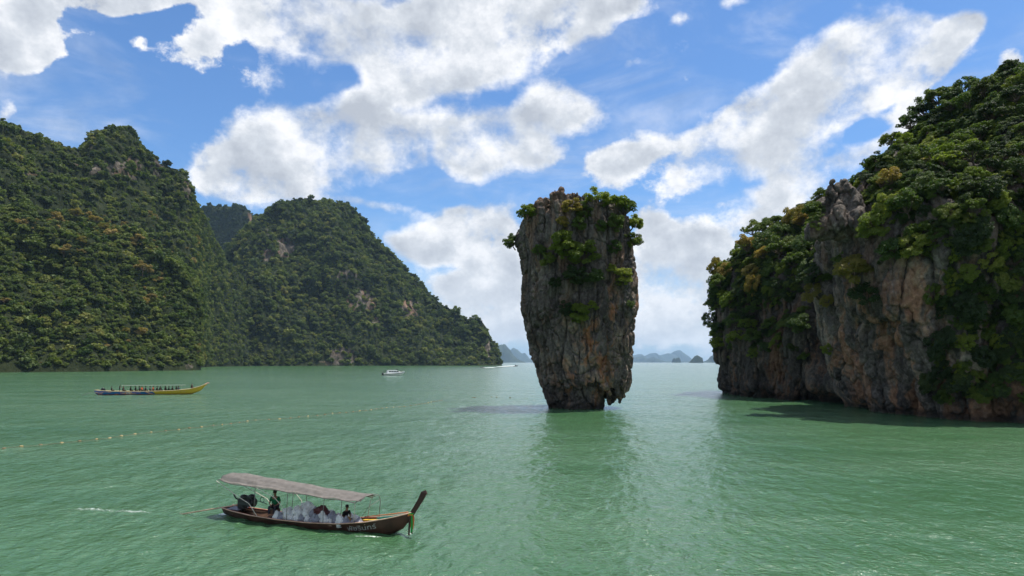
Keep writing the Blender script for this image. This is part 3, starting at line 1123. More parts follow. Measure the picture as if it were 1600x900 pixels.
# the largest in view become single trees, the rest is undergrowth
inview = (px > 1085) & (px < 1640) & (py > 80)
score = np.where(inview, Rr[keep] / PC_[keep][:, 1], 0)
order = np.argsort(-score)
singles = [keep[i] for i in order[:262] if score[i] > 0]
rest = [keep[i] for i in order[262:]]
print('headland plants', len(keep), 'single', len(singles))
WHERE = {
    'far': 'covering the top of the farther cliff right of the pillar',
    'ridge': 'on the high skyline of the right headland',
    'crown': 'on the upper slope of the near headland',
    'mid': 'on the shaded right flank of the headland',
    'foot': 'overhanging the water at the foot of the headland',
}
LOOK = {'leaf': 'mid green', 'leaf_bright': 'bright yellow green', 'leaf_gold': 'golden olive', 'leaf_dark': 'dark green'}
for j, i in enumerate(singles):
    p, n = PC_[i], NC_[i]
    x, y = proj(p)
    q = rnd.random()
    if p[1] > 146 and x < 1320:
        z, mt = 'far', ('leaf' if q < .8 else 'leaf_bright')
        if 1130 < x < 1290 and 330 < y < 450 and q > 0.58:
            mt = 'leaf_gold'
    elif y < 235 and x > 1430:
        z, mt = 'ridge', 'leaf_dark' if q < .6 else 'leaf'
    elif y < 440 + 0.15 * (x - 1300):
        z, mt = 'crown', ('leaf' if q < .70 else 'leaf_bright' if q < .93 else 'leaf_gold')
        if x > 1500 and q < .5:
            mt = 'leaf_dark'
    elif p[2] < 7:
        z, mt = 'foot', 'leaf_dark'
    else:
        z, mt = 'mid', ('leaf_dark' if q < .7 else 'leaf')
    nm = 'shrub' if z == 'foot' else 'tree'
    lb = LOOK[mt] + ' ' + nm + ' ' + WHERE[z]
    g = LOOK[mt] + ' ' + nm + 's ' + WHERE[z]
    R = Rr[i] * (0.95 if z != 'foot' else 0.75)
    k = 0.62 if n[2] < 0.4 else 0.3
    plant(nm, Vector(p) - Vector(n) * 0.3, R, j % 7 if n[2] > 0.35 else 7 + j % 5, mt, lean(n, k, rnd.uniform(0, 6.28)), lb, nm, g, rnd.uniform(.8, 1.15) * (0.8 if n[2] < 0.4 else 1.0))

# trees that stand out on the bare face
for j, (x, y, rp, mt, lb) in enumerate([
    (1270, 458, 20, 'leaf_gold', 'small yellow green tree jutting left from the corner of the near cliff'),
    (1292, 472, 13, 'leaf_gold', 'little yellowish tree just below the tree jutting from the cliff corner'),
    (1335, 427, 32, 'leaf_gold', 'flat topped yellow green tree on the ledge of the bare near cliff'),
    (1352, 462, 28, 'leaf', 'darker tree hanging below the flat topped tree on the cliff ledge'),
    (1392, 386, 28, 'leaf', 'wide bright tree spreading over the top of the bare cliff face'),
    (1428, 380, 26, 'leaf_bright', 'pale leafed tree at the right end of the bare cliff top'),
    (1365, 350, 30, 'leaf_bright', 'bright yellow green tree right of the grey crag'),
    (1290, 545, 9, 'leaf_bright', 'tiny bright tuft low on the left corner of the near cliff'),
    (1490, 598, 22, 'leaf', 'pale leaved shrub low on the dark flank near the water'),
    (1107, 498, 13, 'leaf', 'sparse tree leaning left over the water from the farther cliff'),
    (1118, 440, 16, 'leaf', 'tree overhanging the left edge of the farther cliff'),
]):
    V, F = AB if x < 1480 else CD
    if j == 0:
        NAB = normals(*AB)
        NCD = normals(*CD)
    p, n = surf_at(V, NAB if x < 1480 else NCD, x + (6 if x < 1300 else 0), y + rp * 0.55, 5)
    R = rp / FOC * p[1]
    c = Vector((pxx(x, p[1] - 0.5 * R), p[1] - 0.5 * R, pxz(y, p[1])))
    base = Vector(p)
    ax = c - base
    if ax.length < 0.9 * R:
        base = c - (ax + Vector((0, 0, 0.5 * R))).normalized() * R
        ax = c - base
    q = Vector((0, 0, 1)).rotation_difference(ax.normalized())
    plant('tree', base, R, j + 3, mt, (q.to_matrix() @ Matrix.Rotation(j * 1.3, 3, 'Z')).to_euler(), lb, 'tree', 'trees standing out on the bare cliffs', min(1.3, max(0.85, ax.length / (1.15 * R))))

# undergrowth between the trees
P = np.concatenate([PC_[rest], PC_[[i for i in range(0, len(PC_)) if i % 2 == 0]]])
N = np.concatenate([NC_[rest], NC_[::2]])
sc = np.concatenate([Rr[rest] * .9, rs.uniform(.8, 1.5, len(NC_[::2]))])
rot = [tuple(lean(n, 0.6, rs.uniform(0, 6.28))) for n in N]
ix = rs.randint(0, 8, len(P))
pro = [crown_mesh(i, m) for i, m in ((0, 'leaf'), (1, 'leaf_dark'), (2, 'leaf'), (3, 'leaf_dark'), (4, 'leaf'), (5, 'leaf'), (6, 'leaf_dark'), (2, 'leaf_bright'))]
pro_off = []
for m in pro:
    m2 = m.copy()
    co = np.empty(len(m2.vertices) * 3, dtype=np.float32)
    m2.vertices.foreach_get('co', co)
    co = co.reshape(-1, 3)
    co[:, 2] -= 0.75
    m2.vertices.foreach_set('co', co.ravel())
    pro_off.append(m2)
scatter_stuff('undergrowth', P, np.stack([sc, sc, sc * .85], 1), rot, ix, pro_off, None)

# ================================================================== forested hills across the bay
def mat_hill(name):
    m, T, out = mat_new(name)
    geo = T.new('ShaderNodeNewGeometry')
    P = geo.outputs['Position']
    at = T.new('ShaderNodeAttribute', attribute_name='bare')
    st = T.mapping(P, (0, 0, 0), (0, 0, 0), (1.0, 1.0, 0.35))
    n1 = T.noise(st, 0.07, 8.0, 0.7)
    n2 = T.noise(st, 0.02, 5.0, 0.6)
    rock = T.ramp(n1, [(0.36, (.018, .017, .013)), (0.5, (.075, .064, .050)), (0.64, (.20, .17, .14))])
    rock = T.mix(T.mapr(n2, 0.48, 0.6), rock, T.ramp(n1, [(0.36, (.03, .022, .016)), (0.64, (.24, .15, .10))]))
    soil = T.ramp(n1, [(0.3, (.012, .018, .008)), (0.6, (.028, .036, .014)), (0.8, (.06, .06, .04))])
    f = T.mapr(T.math('ADD', at.outputs['Fac'], T.math('MULTIPLY', T.math('SUBTRACT', n1, 0.5), 0.8)), 0.35, 0.6)
    c = T.mix(f, soil, rock)
    b = T.new('ShaderNodeBsdfPrincipled', ins={'Base Color': c, 'Roughness': 0.95, 'Specular IOR Level': 0.1})
    bp = T.new('ShaderNodeBump', ins={'Strength': 1.0, 'Distance': 6.0, 'Height': n1})
    T.l.new(bp.outputs[0], b.inputs['Normal'])
    T.l.new(b.outputs[0], out.inputs[0])
    return m


M['hill'] = mat_hill('forest_floor_and_rock')
FARC = []
for i in range(6):
    V, F, cs = crown_np(400 + i, 13, 46, 0.13, [1.0, .85, 1.15, .9, 1.05, .95][i], 0.55, 0.72, 0.35, 0.8, zlo=-0.55, rcr=(.28, .46))
    FARC.append(mesh_np('far_crown', V, F, False))


def far_crown(i, mat):
    me = FARC[i].copy()
    me.materials.append(M[mat])
    return me


def hill(name, sil, shore, ridge, power, rough, seed, bares, crownR, npts, nu=260, nt=110, lump=None, mats=None, back=1.5, steep=0.0, zmin=0.5):
    """sil: (px, py) skyline; shore / ridge: (px, distance)"""
    sx = np.array([s[0] for s in sil], float)
    sy = np.array([s[1] for s in sil], float)
    px = np.linspace(sx[0], sx[-1], nu)
    u = (px - 800) / FOC
    Ys = np.interp(px, [s[0] for s in shore], [s[1] for s in shore])
    Yr = np.interp(px, [s[0] for s in ridge], [s[1] for s in ridge])
    Hr = CAMH + (HORY - (np.interp(px, sx, sy) + 4)) / FOC * Yr - crownR * 0.6
    t = np.concatenate([np.linspace(-0.02, 1, nt), np.linspace(1, back, nt // 3)[1:]])
    Tt, U = np.meshgrid(t, u, indexing='ij')
    Y = Ys + (Yr - Ys) * Tt
    X = U * Y
    tc = np.clip(Tt, 0, 1)
    prof = 1 - (1 - tc) ** power
    prof = prof * (1 - steep) + steep * sstep(tc, 0.0, 0.35)
    prof = np.where(Tt > 1, 1 - 0.5 * (Tt - 1) ** 2 / (back - 1), prof)
    H = np.maximum(Hr, 2) * prof
    P = xyz(X, Y, 0 * X)
    env = np.clip(tc * 3, 0, 1) * np.clip((1 - tc) * 4, 0.12, 1) * np.clip(Hr / 60, 0.1, 1)
    L = rough[0]
    nz = fbm(P / L, 4, seed=seed, ridged=True) * rough[1] + fbm(P / (L * .3), 3, seed=seed + 5) * rough[1] * 0.3
    Z = H + nz * env
    Z = np.where(Tt < 0.0, -3, np.maximum(Z, 0.6 + 2 * tc))
    # relief pushed towards and away from the bay: spurs, gullies, overhanging bluffs
    P3 = xyz(X, Y, Z)
    push = fbm(P3 / (L * 0.8), 4, seed=seed + 9) * rough[1] * 1.0
    push = push + fbm(P3 * np.array([1, 1, .4]) / (L * .16), 2, seed=seed + 12, ridged=True) * rough[1] * 0.3
    Y2 = Y + push * np.clip(tc * 6, 0, 1) * np.clip((1.05 - tc) * 5, 0.05, 1)
    V = np.stack([U * Y2, Y2, Z], -1).reshape(-1, 3)
    nr, nc = X.shape
    a = (np.arange(nr - 1)[:, None] * nc + np.arange(nc - 1)[None, :]).ravel()
    F = np.stack([a, a + 1, a + nc + 1, a + nc], 1)
    me = mesh_np(name, V, F)
    me.materials.append(M['hill'])
    qx, qy = proj(V)
    bare = np.zeros(len(V))
    wob = fbm(V / 25.0, 3, seed=seed + 20)
    for bx, by, rx, ry, w in bares:
        d = np.hypot((qx - bx) / rx, (qy - by) / ry) + 0.45 * wob
        bare = np.maximum(bare, w * sstep(d, 1.15, 0.75))
    N = normals(V, F)
    at = me.attributes.new('bare', 'FLOAT', 'POINT')
    at.data.foreach_set('value', bare.astype(np.float32))
    o = link(bpy.data.objects.new(name, me))
    tag(o, kind='structure')
    # trees
    nn = np.cross(V[F[:, 2]] - V[F[:, 0]], V[F[:, 3]] - V[F[:, 1]])
    tocam = V[F[:, 0]] - np.array([0, 0, CAMH])
    vis = ((nn * tocam).sum(1) < 0.18 * np.linalg.norm(nn, axis=1) * np.linalg.norm(tocam, axis=1)) & (V[F[:, 0], 2] > 0.5)
    fb = bare[F].mean(axis=1)
    vis = vis & (V[F[:, 0], 0] > -0.95 * V[F[:, 0], 1])
    w = vis * (1 - np.clip(fb * 1.15, 0, 0.97)) * (V[F[:, 0], 2] > zmin)
    Pp, Np, area = sample_surface(V, F, npts, seed + 30, w)
    rs_ = np.random.RandomState(seed + 31)
    cl = fbm(Pp / 60.0, 2, seed=seed + 33)
    R = crownR * rs_.uniform(0.3, 1.3, npts) ** 1.4 * np.where(rs_.rand(npts) < .07, 1.6, 1.0) * (1 + 0.25 * cl)
    print(name, 'area', int(area), 'per tree', round(area / npts, 1))
    kp = thin(Pp.tolist(), (R * 1.05).tolist(), g=crownR)
    Pp, Np, R = Pp[kp], Np[kp], R[kp]
    npts = len(kp)
    print(name, 'kept', npts)
    rot = np.stack([rs_.uniform(-.25, .35, npts), rs_.uniform(-.3, .3, npts), rs_.uniform(0, 6.28, npts)], 1)
    return Pp, Np, R, rot, rs_, seed


def forest(name, hl, mats, zs=1.0, gold=None):
    Pp, Np, R, rot, rs_, seed = hl
    ix = rs_.randint(0, 6, len(Pp))
    pro = [far_crown(i, mats[0]) for i in range(6)] + [far_crown(i, mats[1]) for i in range(3)] + [far_crown(i, 'blossom') for i in range(3)]
    k = rs_.rand(len(Pp))
    ix = np.where(k < 0.12, 6 + rs_.randint(0, 3, len(Pp)), ix)
    if gold is not None:
        qx, qy = proj(Pp)
        pr = np.zeros(len(Pp))
        for gx, gy, rx, ry, w in gold:
            pr = np.maximum(pr, w * np.exp(-((qx - gx) / rx) ** 2 - ((qy - gy) / ry) ** 2))
        pr = pr * (0.5 + 1.3 * sstep(fbm(Pp / 18.0, 2, seed=seed + 50), -0.1, 0.3))
        ix = np.where(rs_.rand(len(Pp)) < pr * .6, 9 + rs_.randint(0, 3, len(Pp)), ix)
    return scatter_stuff(name, Pp - np.array([0, 0, 1]) * R[:, None] * 0.25, np.stack([R, R, R * zs * rs_.uniform(.85, 1.45, len(R))], 1), rot, ix, pro, None)


# main ridge on the left
h1 = hill('forested_hill', [(-330, 230), (-200, 190), (-80, 185), (0, 192), (18, 194), (38, 212), (80, 224), (112, 234), (130, 230), (140, 210), (160, 203), (190, 204), (210, 212), (222, 234), (236, 242), (252, 264),
                    (272, 270), (288, 268), (297, 288), (301, 308), (316, 330), (334, 372), (352, 405), (372, 430), (395, 470)],
          [(-330, 560), (0, 700), (300, 1050), (330, 1350), (395, 1600)], [(-330, 900), (0, 1050), (300, 1300), (330, 1550), (395, 1800)], 1.5, (170, 42), 3,
          [(165, 262, 36, 14, .62), (205, 262, 18, 22, .6), (292, 296, 7, 20, .62), (140, 225, 8, 12, .6), (245, 262, 12, 18, .6), (60, 268, 30, 8, .5), (120, 250, 10, 8, .5)], 6.0, 13000)
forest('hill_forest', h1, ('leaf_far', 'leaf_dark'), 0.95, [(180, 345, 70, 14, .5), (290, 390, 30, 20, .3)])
# the nearer spur that falls straight into the bay
h2 = hill('forested_hill', [(-330, 330), (-100, 318), (0, 320), (60, 328), (110, 332), (160, 350), (200, 362), (240, 385), (270, 402), (295, 425), (308, 455), (315, 490), (317, 520), (316, 545), (314, 580)],
          [(-330, 430), (0, 600), (150, 650), (305, 760), (317, 800)], [(-330, 640), (0, 800), (150, 840), (300, 900), (317, 880)], 1.35, (110, 34), 41,
          [(150, 578, 200, 4, .36), (295, 572, 8, 6, .5)], 5.4, 13000, zmin=4.2)
forest('hill_forest', h2, ('leaf_far', 'leaf'), 0.95, [(110, 345, 60, 14, .8), (170, 362, 50, 14, .7), (225, 378, 30, 12, .6), (220, 435, 24, 14, .8), (240, 475, 16, 10, .7), (100, 395, 30, 8, .6),
                                                     (8, 480, 14, 20, .7), (200, 525, 14, 12, .5), (180, 545, 16, 6, .5), (310, 545, 6, 20, .5), (60, 560, 20, 10, .25)])
# rounded hill in the middle distance
h3 = hill('forested_hill', [(300, 470), (318, 440), (340, 418), (356, 398), (374, 378), (392, 358), (404, 342), (420, 334), (446, 328), (470, 320), (486, 313), (510, 312), (530, 317), (548, 332), (566, 352), (588, 380), (612, 404),
                    (634, 428), (652, 448), (668, 474), (684, 492), (704, 504), (722, 508), (742, 515), (758, 528), (770, 540), (779, 552), (784, 568)],
          [(300, 1500), (500, 1680), (784, 1900)], [(300, 1850), (500, 2150), (700, 2150), (784, 1990)], 1.5, (230, 80), 77,
          [(446, 386, 15, 16, .9), (420, 398, 12, 12, .7), (537, 556, 24, 14, .8), (520, 566, 30, 5, .5), (565, 468, 24, 22, .62), (640, 482, 18, 16, .6), (545, 432, 22, 12, .6), (590, 505, 12, 12, .5), (762, 548, 5, 18, .7), (425, 362, 14, 8, .4)], 8.6, 20000, nu=320, nt=130)
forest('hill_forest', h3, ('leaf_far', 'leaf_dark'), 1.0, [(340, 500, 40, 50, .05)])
# dark far bluff between them
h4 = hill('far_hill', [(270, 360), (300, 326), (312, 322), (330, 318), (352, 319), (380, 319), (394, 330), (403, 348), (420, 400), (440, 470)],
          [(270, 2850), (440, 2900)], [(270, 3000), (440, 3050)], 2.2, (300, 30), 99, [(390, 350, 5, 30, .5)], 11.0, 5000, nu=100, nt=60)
forest('far_forest', h4, ('leaf_dark', 'leaf_dark'), 0.9)  # all dark leaves: the cloud shadow over this bluff is put into their colour

# single flowering trees on the spur
hv = h2[0]
qx, qy = proj(hv)
for j, (x, y, rp, lb) in enumerate([
    (220, 432, 13, 'large pale tan flowering tree right of centre on the near left hillside'),
    (240, 474, 10, 'pinkish tan flowering tree lower right on the near left hillside'),
    (200, 526, 8, 'small yellow tree low on the left hillside above the shore'),
    (8, 478, 9, 'orange tan flowering tree at the left border of the hillside'),
    (100, 402, 9, 'brown topped tree on the left part of the hillside'),
    (125, 335, 11, 'golden flowering tree at the top of the near spur'),
    (150, 350, 11, 'tan flowering tree behind the golden one on the spur crest'),
    (125, 386, 10, 'yellow flowering tree below the spur crest'),
    (165, 362, 9, 'orange flowering tree right of the golden tree on the spur crest'),
]):
    k = int(np.argmin((qx - x) ** 2 + (qy - y) ** 2))
    p = hv[k]
    R = rp / FOC * p[1]
    e = empty('flowering_tree', (p[0], p[1] - 2, p[2] - 0.2))
    e.scale = (R, R, R * 0.9)
    e.rotation_euler = (0, 0, j)
    tag(e, lb, 'tree', 'flowering trees on the left hillside')
    link(bpy.data.objects.new('trunk', NEAR[j % 7][1]), e)
    link(bpy.data.objects.new('crown', crown_mesh(j, 'leaf_gold' if 'gold' in lb or 'yellow' in lb else 'blossom')), e)


# ================================================================== far islands
M['island'] = mat_plain('island_forest', (.030, .042, .022), 0.9, 0.1, var=0.5, scale=0.004)


def island(sil, Y, depth, label, group='karst islands on the horizon', seed=0):
    sx = [s[0] for s in sil]
    nu, nt = max(24, int((sx[-1] - sx[0]) * 2)), 14
    px = np.linspace(sx[0], sx[-1], nu)
    hz = np.maximum(0.0, (HORY - np.interp(px, sx, [s[1] for s in sil]))) / FOC * Y
    hz = hz + np.where(hz > 5, gnoise(xyz(px * 0.5, 0 * px + seed, 0 * px)) * 0.0008 * Y, 0)
    t = np.linspace(-1, 1, nt)
    Tt, Px = np.meshgrid(t, px, indexing='ij')
    q = np.maximum(0, 1 - np.abs(Tt) ** 2.5) ** 0.6
    Z = hz[None, :] * q
    Yy = Y + Tt * depth + 0 * Px
    n = fbm(xyz(Px * 0.2 + seed, Tt * 2, 0 * Px), 3, seed=seed)
    Z = Z * (1 + 0.12 * n * (np.abs(Tt) > .1))
    V = np.stack([(Px - 800) / FOC * Y + 0 * Yy, Yy, Z - 1.0], -1)
    X0 = V[0, 0, 0] / 2 + V[0, -1, 0] / 2
    V[..., 0] -= X0
    V[..., 1] -= Y
    nr, nc = Px.shape
    a = (np.arange(nr - 1)[:, None] * nc + np.arange(nc - 1)[None, :]).ravel()
    F = np.stack([a, a + 1, a + nc + 1, a + nc], 1)
    o = obj_np('karst_island', V.reshape(-1, 3), F, M['island'])
    o.location = (X0, Y, 0)
    tag(o, label, 'island', group)


island([(690, 566), (720, 548), (745, 530), (772, 541), (782, 538), (789, 537), (796, 545), (803, 555), (812, 562), (822, 566)], 17100, 500, 'steep blue karst island just left of the leaning pillar', seed=3)
island([(770, 560), (795, 548), (803, 543), (810, 547), (815, 552), (820, 551), (828, 560), (850, 566)], 28500, 700, 'paler low karst island behind the steep one left of the pillar', seed=7)
island([(960, 560), (985, 556), (1000, 553), (1008, 558), (1016, 552), (1018, 552), (1020, 555), (1022, 551), (1026, 554), (1030, 556), (1042, 552), (1050, 554), (1056, 548), (1060, 547), (1068, 554), (1076, 562), (1090, 566)],
       34000, 1500, 'long jagged pale blue karst island on the horizon right of the pillar', seed=9)
island([(985, 565), (994, 558), (1003, 556), (1012, 561), (1022, 566)], 26600, 500, 'low rounded hazy island right beside the pillar on the horizon', seed=12)
island([(1004, 566), (1012, 560), (1020, 557), (1032, 562), (1040, 566)], 23750, 400, 'small hazy peak in front of the long jagged island', seed=14)
island([(1050, 566), (1051.5, 560), (1054, 558.5), (1056, 560), (1058, 558), (1061, 558), (1063, 561), (1063.5, 566)], 14250, 60, 'small dark blue twin humped islet on the horizon', seed=15)
island([(1077, 566), (1081, 561), (1086, 555), (1090, 554), (1097, 558), (1098, 566)], 9880, 60, 'dark rocky islet with a steep right side on the horizon', seed=17)
island([(1098, 566), (1108, 561), (1111, 556), (1118, 553), (1130, 550), (1150, 560), (1170, 566)], 16150, 200, 'blue grey island half hidden behind the farther cliff', seed=19)
island([(760, 565), (800, 564.6), (960, 564.4), (1100, 564.2), (1300, 565)], 24700, 300, 'low flat dark shoreline strip along the horizon', seed=21)

# ================================================================== haze
me = bpy.data.meshes.new('haze')
hb = MB()
hb.box((0, 19000, 400), (90000, 50000, 806))
haze = hb.build('haze', None)
tag(haze, kind='stuff')
hm = bpy.data.materials.new('haze_air')
hm.use_nodes = True
T = NT(hm.node_tree)
T.n.clear()
ho = T.new('ShaderNodeOutputMaterial')
pv = T.new('ShaderNodeVolumePrincipled')
pv.inputs['Color'].default_value = (.50, .74, 1.0, 1)
pv.inputs['Density'].default_value = 2.5e-5
pv.inputs['Anisotropy'].default_value = 0.0
T.l.new(pv.outputs[0], ho.inputs['Volume'])
haze.data.materials.append(hm)

# ================================================================== water
def wave(x, y):
    """height of the swell in metres at world x, y"""
    d = np.hypot(x, y)
    P = xyz(x * 0.52 + y * 0.10, y * 0.20 - x * 0.10, 0 * x)
    w = gnoise(P * 0.55, 900) * 0.075 + gnoise(P * 1.35 + 5, 901) * 0.045
    Q = xyz(x * 0.80 + y * 0.18, y * 0.42 - x * 0.20, 0 * x)
    w = w + (1 - 2 * np.abs(gnoise(Q * 1.15, 903))) * 0.046 + gnoise(Q * 2.7, 904) * 0.020
    return 1.55 * w * sstep(d, 620, 240)


def mat_water():
    m, T, out = mat_new('green_sea')
    geo = T.new('ShaderNodeNewGeometry')
    P = geo.outputs['Position']
    patch = T.noise(T.mapping(P, (0, 0, 0), (0, 0, .25), (0.35, 1.0, 1)), 0.02, 4.0, 0.6)
    patch2 = T.noise(T.mapping(P, (0, 0, 0), (0, 0, -.3), (0.5, 1.0, 1)), 0.09, 4.0, 0.6)
    c = T.ramp(T.math('ADD', T.math('MULTIPLY', patch, .6), T.math('MULTIPLY', patch2, .4)),
               [(0.35, (.038, .106, .044)), (0.5, (.056, .132, .060)), (0.65, (.080, .158, .082))])
    # ripples at several sizes, crests lying roughly across the view
    r1 = T.noise(T.mapping(P, (0, 0, 0), (0, 0, math.radians(14)), (1.15, 0.75, 1)), 0.8, 3.0, 0.55, 0.4)
    r2 = T.noise(T.mapping(P, (3, 9, 0), (0, 0, math.radians(-20)), (1.0, 1.15, 1)), 2.4, 4.0, 0.6, 0.5)
    r3 = T.noise(T.mapping(P, (13, 4, 0), (0, 0, math.radians(10)), (1.5, 0.7, 1)), 0.22, 3.0, 0.5, 0.3)
    amp = T.mapr(patch2, 0.3, 0.7, 0.65, 1.3, 'LINEAR')
    h = T.math('ADD', T.math('MULTIPLY', r1, 0.30), T.math('ADD', T.math('MULTIPLY', r2, 0.13), T.math('MULTIPLY', r3, 0.45)))
    h = T.math('MULTIPLY', h, amp)
    bp = T.new('ShaderNodeBump', ins={'Strength': 1.0, 'Distance': 1.15, 'Height': h})
    b = T.new('ShaderNodeBsdfPrincipled', ins={'Base Color': c, 'Roughness': 0.14, 'IOR': 1.62, 'Specular IOR Level': 0.5})
    T.l.new(bp.outputs[0], b.inputs['Normal'])
    T.l.new(b.outputs[0], out.inputs[0])
    return m


M['water'] = mat_water()
rows = [13.0]
while rows[-1] < 640:
    rows.append(rows[-1] * 1.0085)
rows = np.array(rows)
us = np.linspace(-1.05, 1.05, 640)
U, Yg = np.meshgrid(us, rows)
X = U * Yg
Z = wave(X, Yg)
# flat at the borders so that the outer sheet joins
edge = np.minimum(sstep(np.abs(U), 1.05, 0.98), sstep(Yg, 13.0, 16.0))
Z = Z * edge
V = np.stack([X, Yg, Z], -1).reshape(-1, 3)
nr, nc = X.shape
a = (np.arange(nr - 1)[:, None] * nc + np.arange(nc - 1)[None, :]).ravel()
F = np.stack([a, a + 1, a + nc + 1, a + nc], 1)
y1 = rows[-1]
B = len(V)
nl, fl, nrr, fr = 0, nc * (nr - 1), nc - 1, nc * nr - 1
ext = np.array([(-42000, -4000, 0), (42000, -4000, 0), (42000, 42000, 0), (-42000, 42000, 0)], float)
V = np.concatenate([V, ext])
F = np.concatenate([F, np.array([[B, B + 1, nrr, nl], [B + 1, B + 2, fr, nrr], [B + 2, B + 3, fl, fr], [B + 3, B, nl, fl]])])
ws = obj_np('water', V, F, M['water'])
tag(ws, kind='structure')
print('water quads', len(F))

# ================================================================== people
def skin_mesh(name, verts, edges, radii, sub=1):
    me = bpy.data.meshes.new(name)
    me.from_pydata([tuple(v) for v in verts], edges, [])
    o = bpy.data.objects.new(name, me)
    COL.objects.link(o)
    sk = o.modifiers.new('skin', 'SKIN')
    for i, r in enumerate(radii):
        me.skin_vertices[0].data[i].radius = (r, r) if not isinstance(r, tuple) else r
        me.skin_vertices[0].data[i].use_root = (i == 0)
    sk.use_smooth_shade = True
    if sub:
        o.modifiers.new('sub', 'SUBSURF').levels = sub
    dg = bpy.context.evaluated_depsgraph_get()
    m2 = bpy.data.meshes.new_from_object(o.evaluated_get(dg))
    m2.name = name
    m2.polygons.foreach_set('use_smooth', [True] * len(m2.polygons))
    bpy.data.objects.remove(o)
    return m2


SKIN = mat_plain('skin', (.22, .11, .065), 0.6, 0.3, var=0.05)
HAIR = mat_plain('hair', (.012, .010, .009), 0.6, 0.3)


def body_data(J, fingers=True):
    """J: joint positions (pelvis, chest, neck, head, and per side shoulder elbow wrist hand hip knee ankle toe)"""
    v, e, r = [], [], []

    def a(p, rad, prev=None):
        v.append(Vector(p))
        r.append(rad)
        if prev is not None:
            e.append((prev, len(v) - 1))
        return len(v) - 1
    pel = a(J['pelvis'], (.13, .11))
    mid = a(Vector(J['pelvis']).lerp(Vector(J['chest']), .5), (.125, .095), pel)
    ch = a(J['chest'], (.15, .11), mid)
    nk = a(J['neck'], .052, ch)
    hb_ = a(Vector(J['neck']).lerp(Vector(J['head']), .45), .062, nk)
    hd = a(J['head'], (.083, .095), hb_)
    tp = a(Vector(J['head']) + (Vector(J['head']) - Vector(J['neck'])).normalized() * .075, .065, hd)
    for s in 'LR':
        sh = a(J['sh' + s], .058, ch)
        el = a(J['el' + s], .040, sh)
        wr = a(J['wr' + s], .027, el)
        d = (Vector(J['wr' + s]) - Vector(J['el' + s])).normalized()
        pm = a(Vector(J['wr' + s]) + d * .06, .030, wr)
        if fingers:
            side = d.cross(Vector((0, 0, 1)))
            side = side.normalized() if side.length > .1 else Vector((0, 1, 0))
            dn = d.cross(side).normalized()
            for k in range(4):
                b = Vector(J['wr' + s]) + d * (.11 + .006 * (k in (1, 2))) + side * (.028 * (k - 1.5) * .8)
                f1 = a(b, .009, pm)
                a(b + d * (.036 + .008 * (k in (1, 2))) - dn * .018, .008, f1)
            t1 = a(Vector(J['wr' + s]) + d * .055 + side * .045, .010, pm)
            a(Vector(J['wr' + s]) + d * .09 + side * .062, .009, t1)
        hp = a(J['hip' + s], .085, pel)
        kn = a(J['kn' + s], .058, hp)
        an = a(J['an' + s], .036, kn)
        a(J['to' + s], .030, an)
    return v, e, r


def cloth_data(J, parts, grow):
    v, e, r = [], [], []

    def a(p, rad, prev=None):
        v.append(Vector(p))
        r.append(rad)
        if prev is not None:
            e.append((prev, len(v) - 1))
        return len(v) - 1
    if parts == 'shirt':
        c0 = a(J['chest'], (.150 + grow, .110 + grow))
        m = a(Vector(J['pelvis']).lerp(Vector(J['chest']), .45), (.130 + grow, .105 + grow), c0)
        a(Vector(J['pelvis']).lerp(Vector(J['chest']), .05), (.140 + grow, .120 + grow), m)
        a(Vector(J['chest']).lerp(Vector(J['neck']), .6), .07 + grow * .5, c0)
        for s in 'LR':
            sh = a(J['sh' + s], .062 + grow, c0)
            a(Vector(J['sh' + s]).lerp(Vector(J['el' + s]), .8), .052 + grow, sh)
    else:
        p0 = a(J['pelvis'], (.135 + grow, .118 + grow))
        for s in 'LR':
            h = a(J['hip' + s], .092 + grow, p0)
            k = a(J['kn' + s], .066 + grow, h)
            if parts == 'trousers':
                a(Vector(J['kn' + s]).lerp(Vector(J['an' + s]), .85), .055 + grow, k)
    return v, e, r


def person(J, loc, rz, label, shirt, trousers, parent_name='person', hat=None, group=None, fingers=True):
    e = empty(parent_name, loc, rz)
    tag(e, label, 'person', group)
    bm_ = skin_mesh('body', *body_data(J, fingers), sub=1)
    bm_.materials.append(SKIN)
    link(bpy.data.objects.new('body', bm_), e)
    sm = skin_mesh('shirt', *cloth_data(J, 'shirt', .012))
    sm.materials.append(shirt)
    link(bpy.data.objects.new('shirt', sm), e)
    tm = skin_mesh('trousers', *cloth_data(J, 'trousers', .010))
    tm.materials.append(trousers)
    link(bpy.data.objects.new('trousers', tm), e)
    hd = Vector(J['head'])
    mb = MB()
    up = (hd - Vector(J['neck'])).normalized()
    mb.ball(hd + up * .045 + Vector((-.012, 0, 0)), (.108, .095, .095), 12, 8)
    mb.build('hair' if hat is None else 'cap', HAIR if hat is None else hat, e, True)
    f = MB()
    for sgn in (-1, 1):
        f.ball(hd + Vector((.088, .032 * sgn, .018)), (.010, .014, .009), 8, 6)
    f.build('eye', HAIR, e, True)
    f = MB()
    f.ball(hd + Vector((.100, 0, -.008)), (.018, .014, .024), 8, 6)
    f.ball(hd + Vector((.086, 0, -.052)), (.010, .026, .008), 8, 6)
    for sgn in (-1, 1):
        f.ball(hd + Vector((0, .088 * sgn, 0)), (.020, .012, .030), 8, 6)
    f.build('face', SKIN, e, True)
    return e


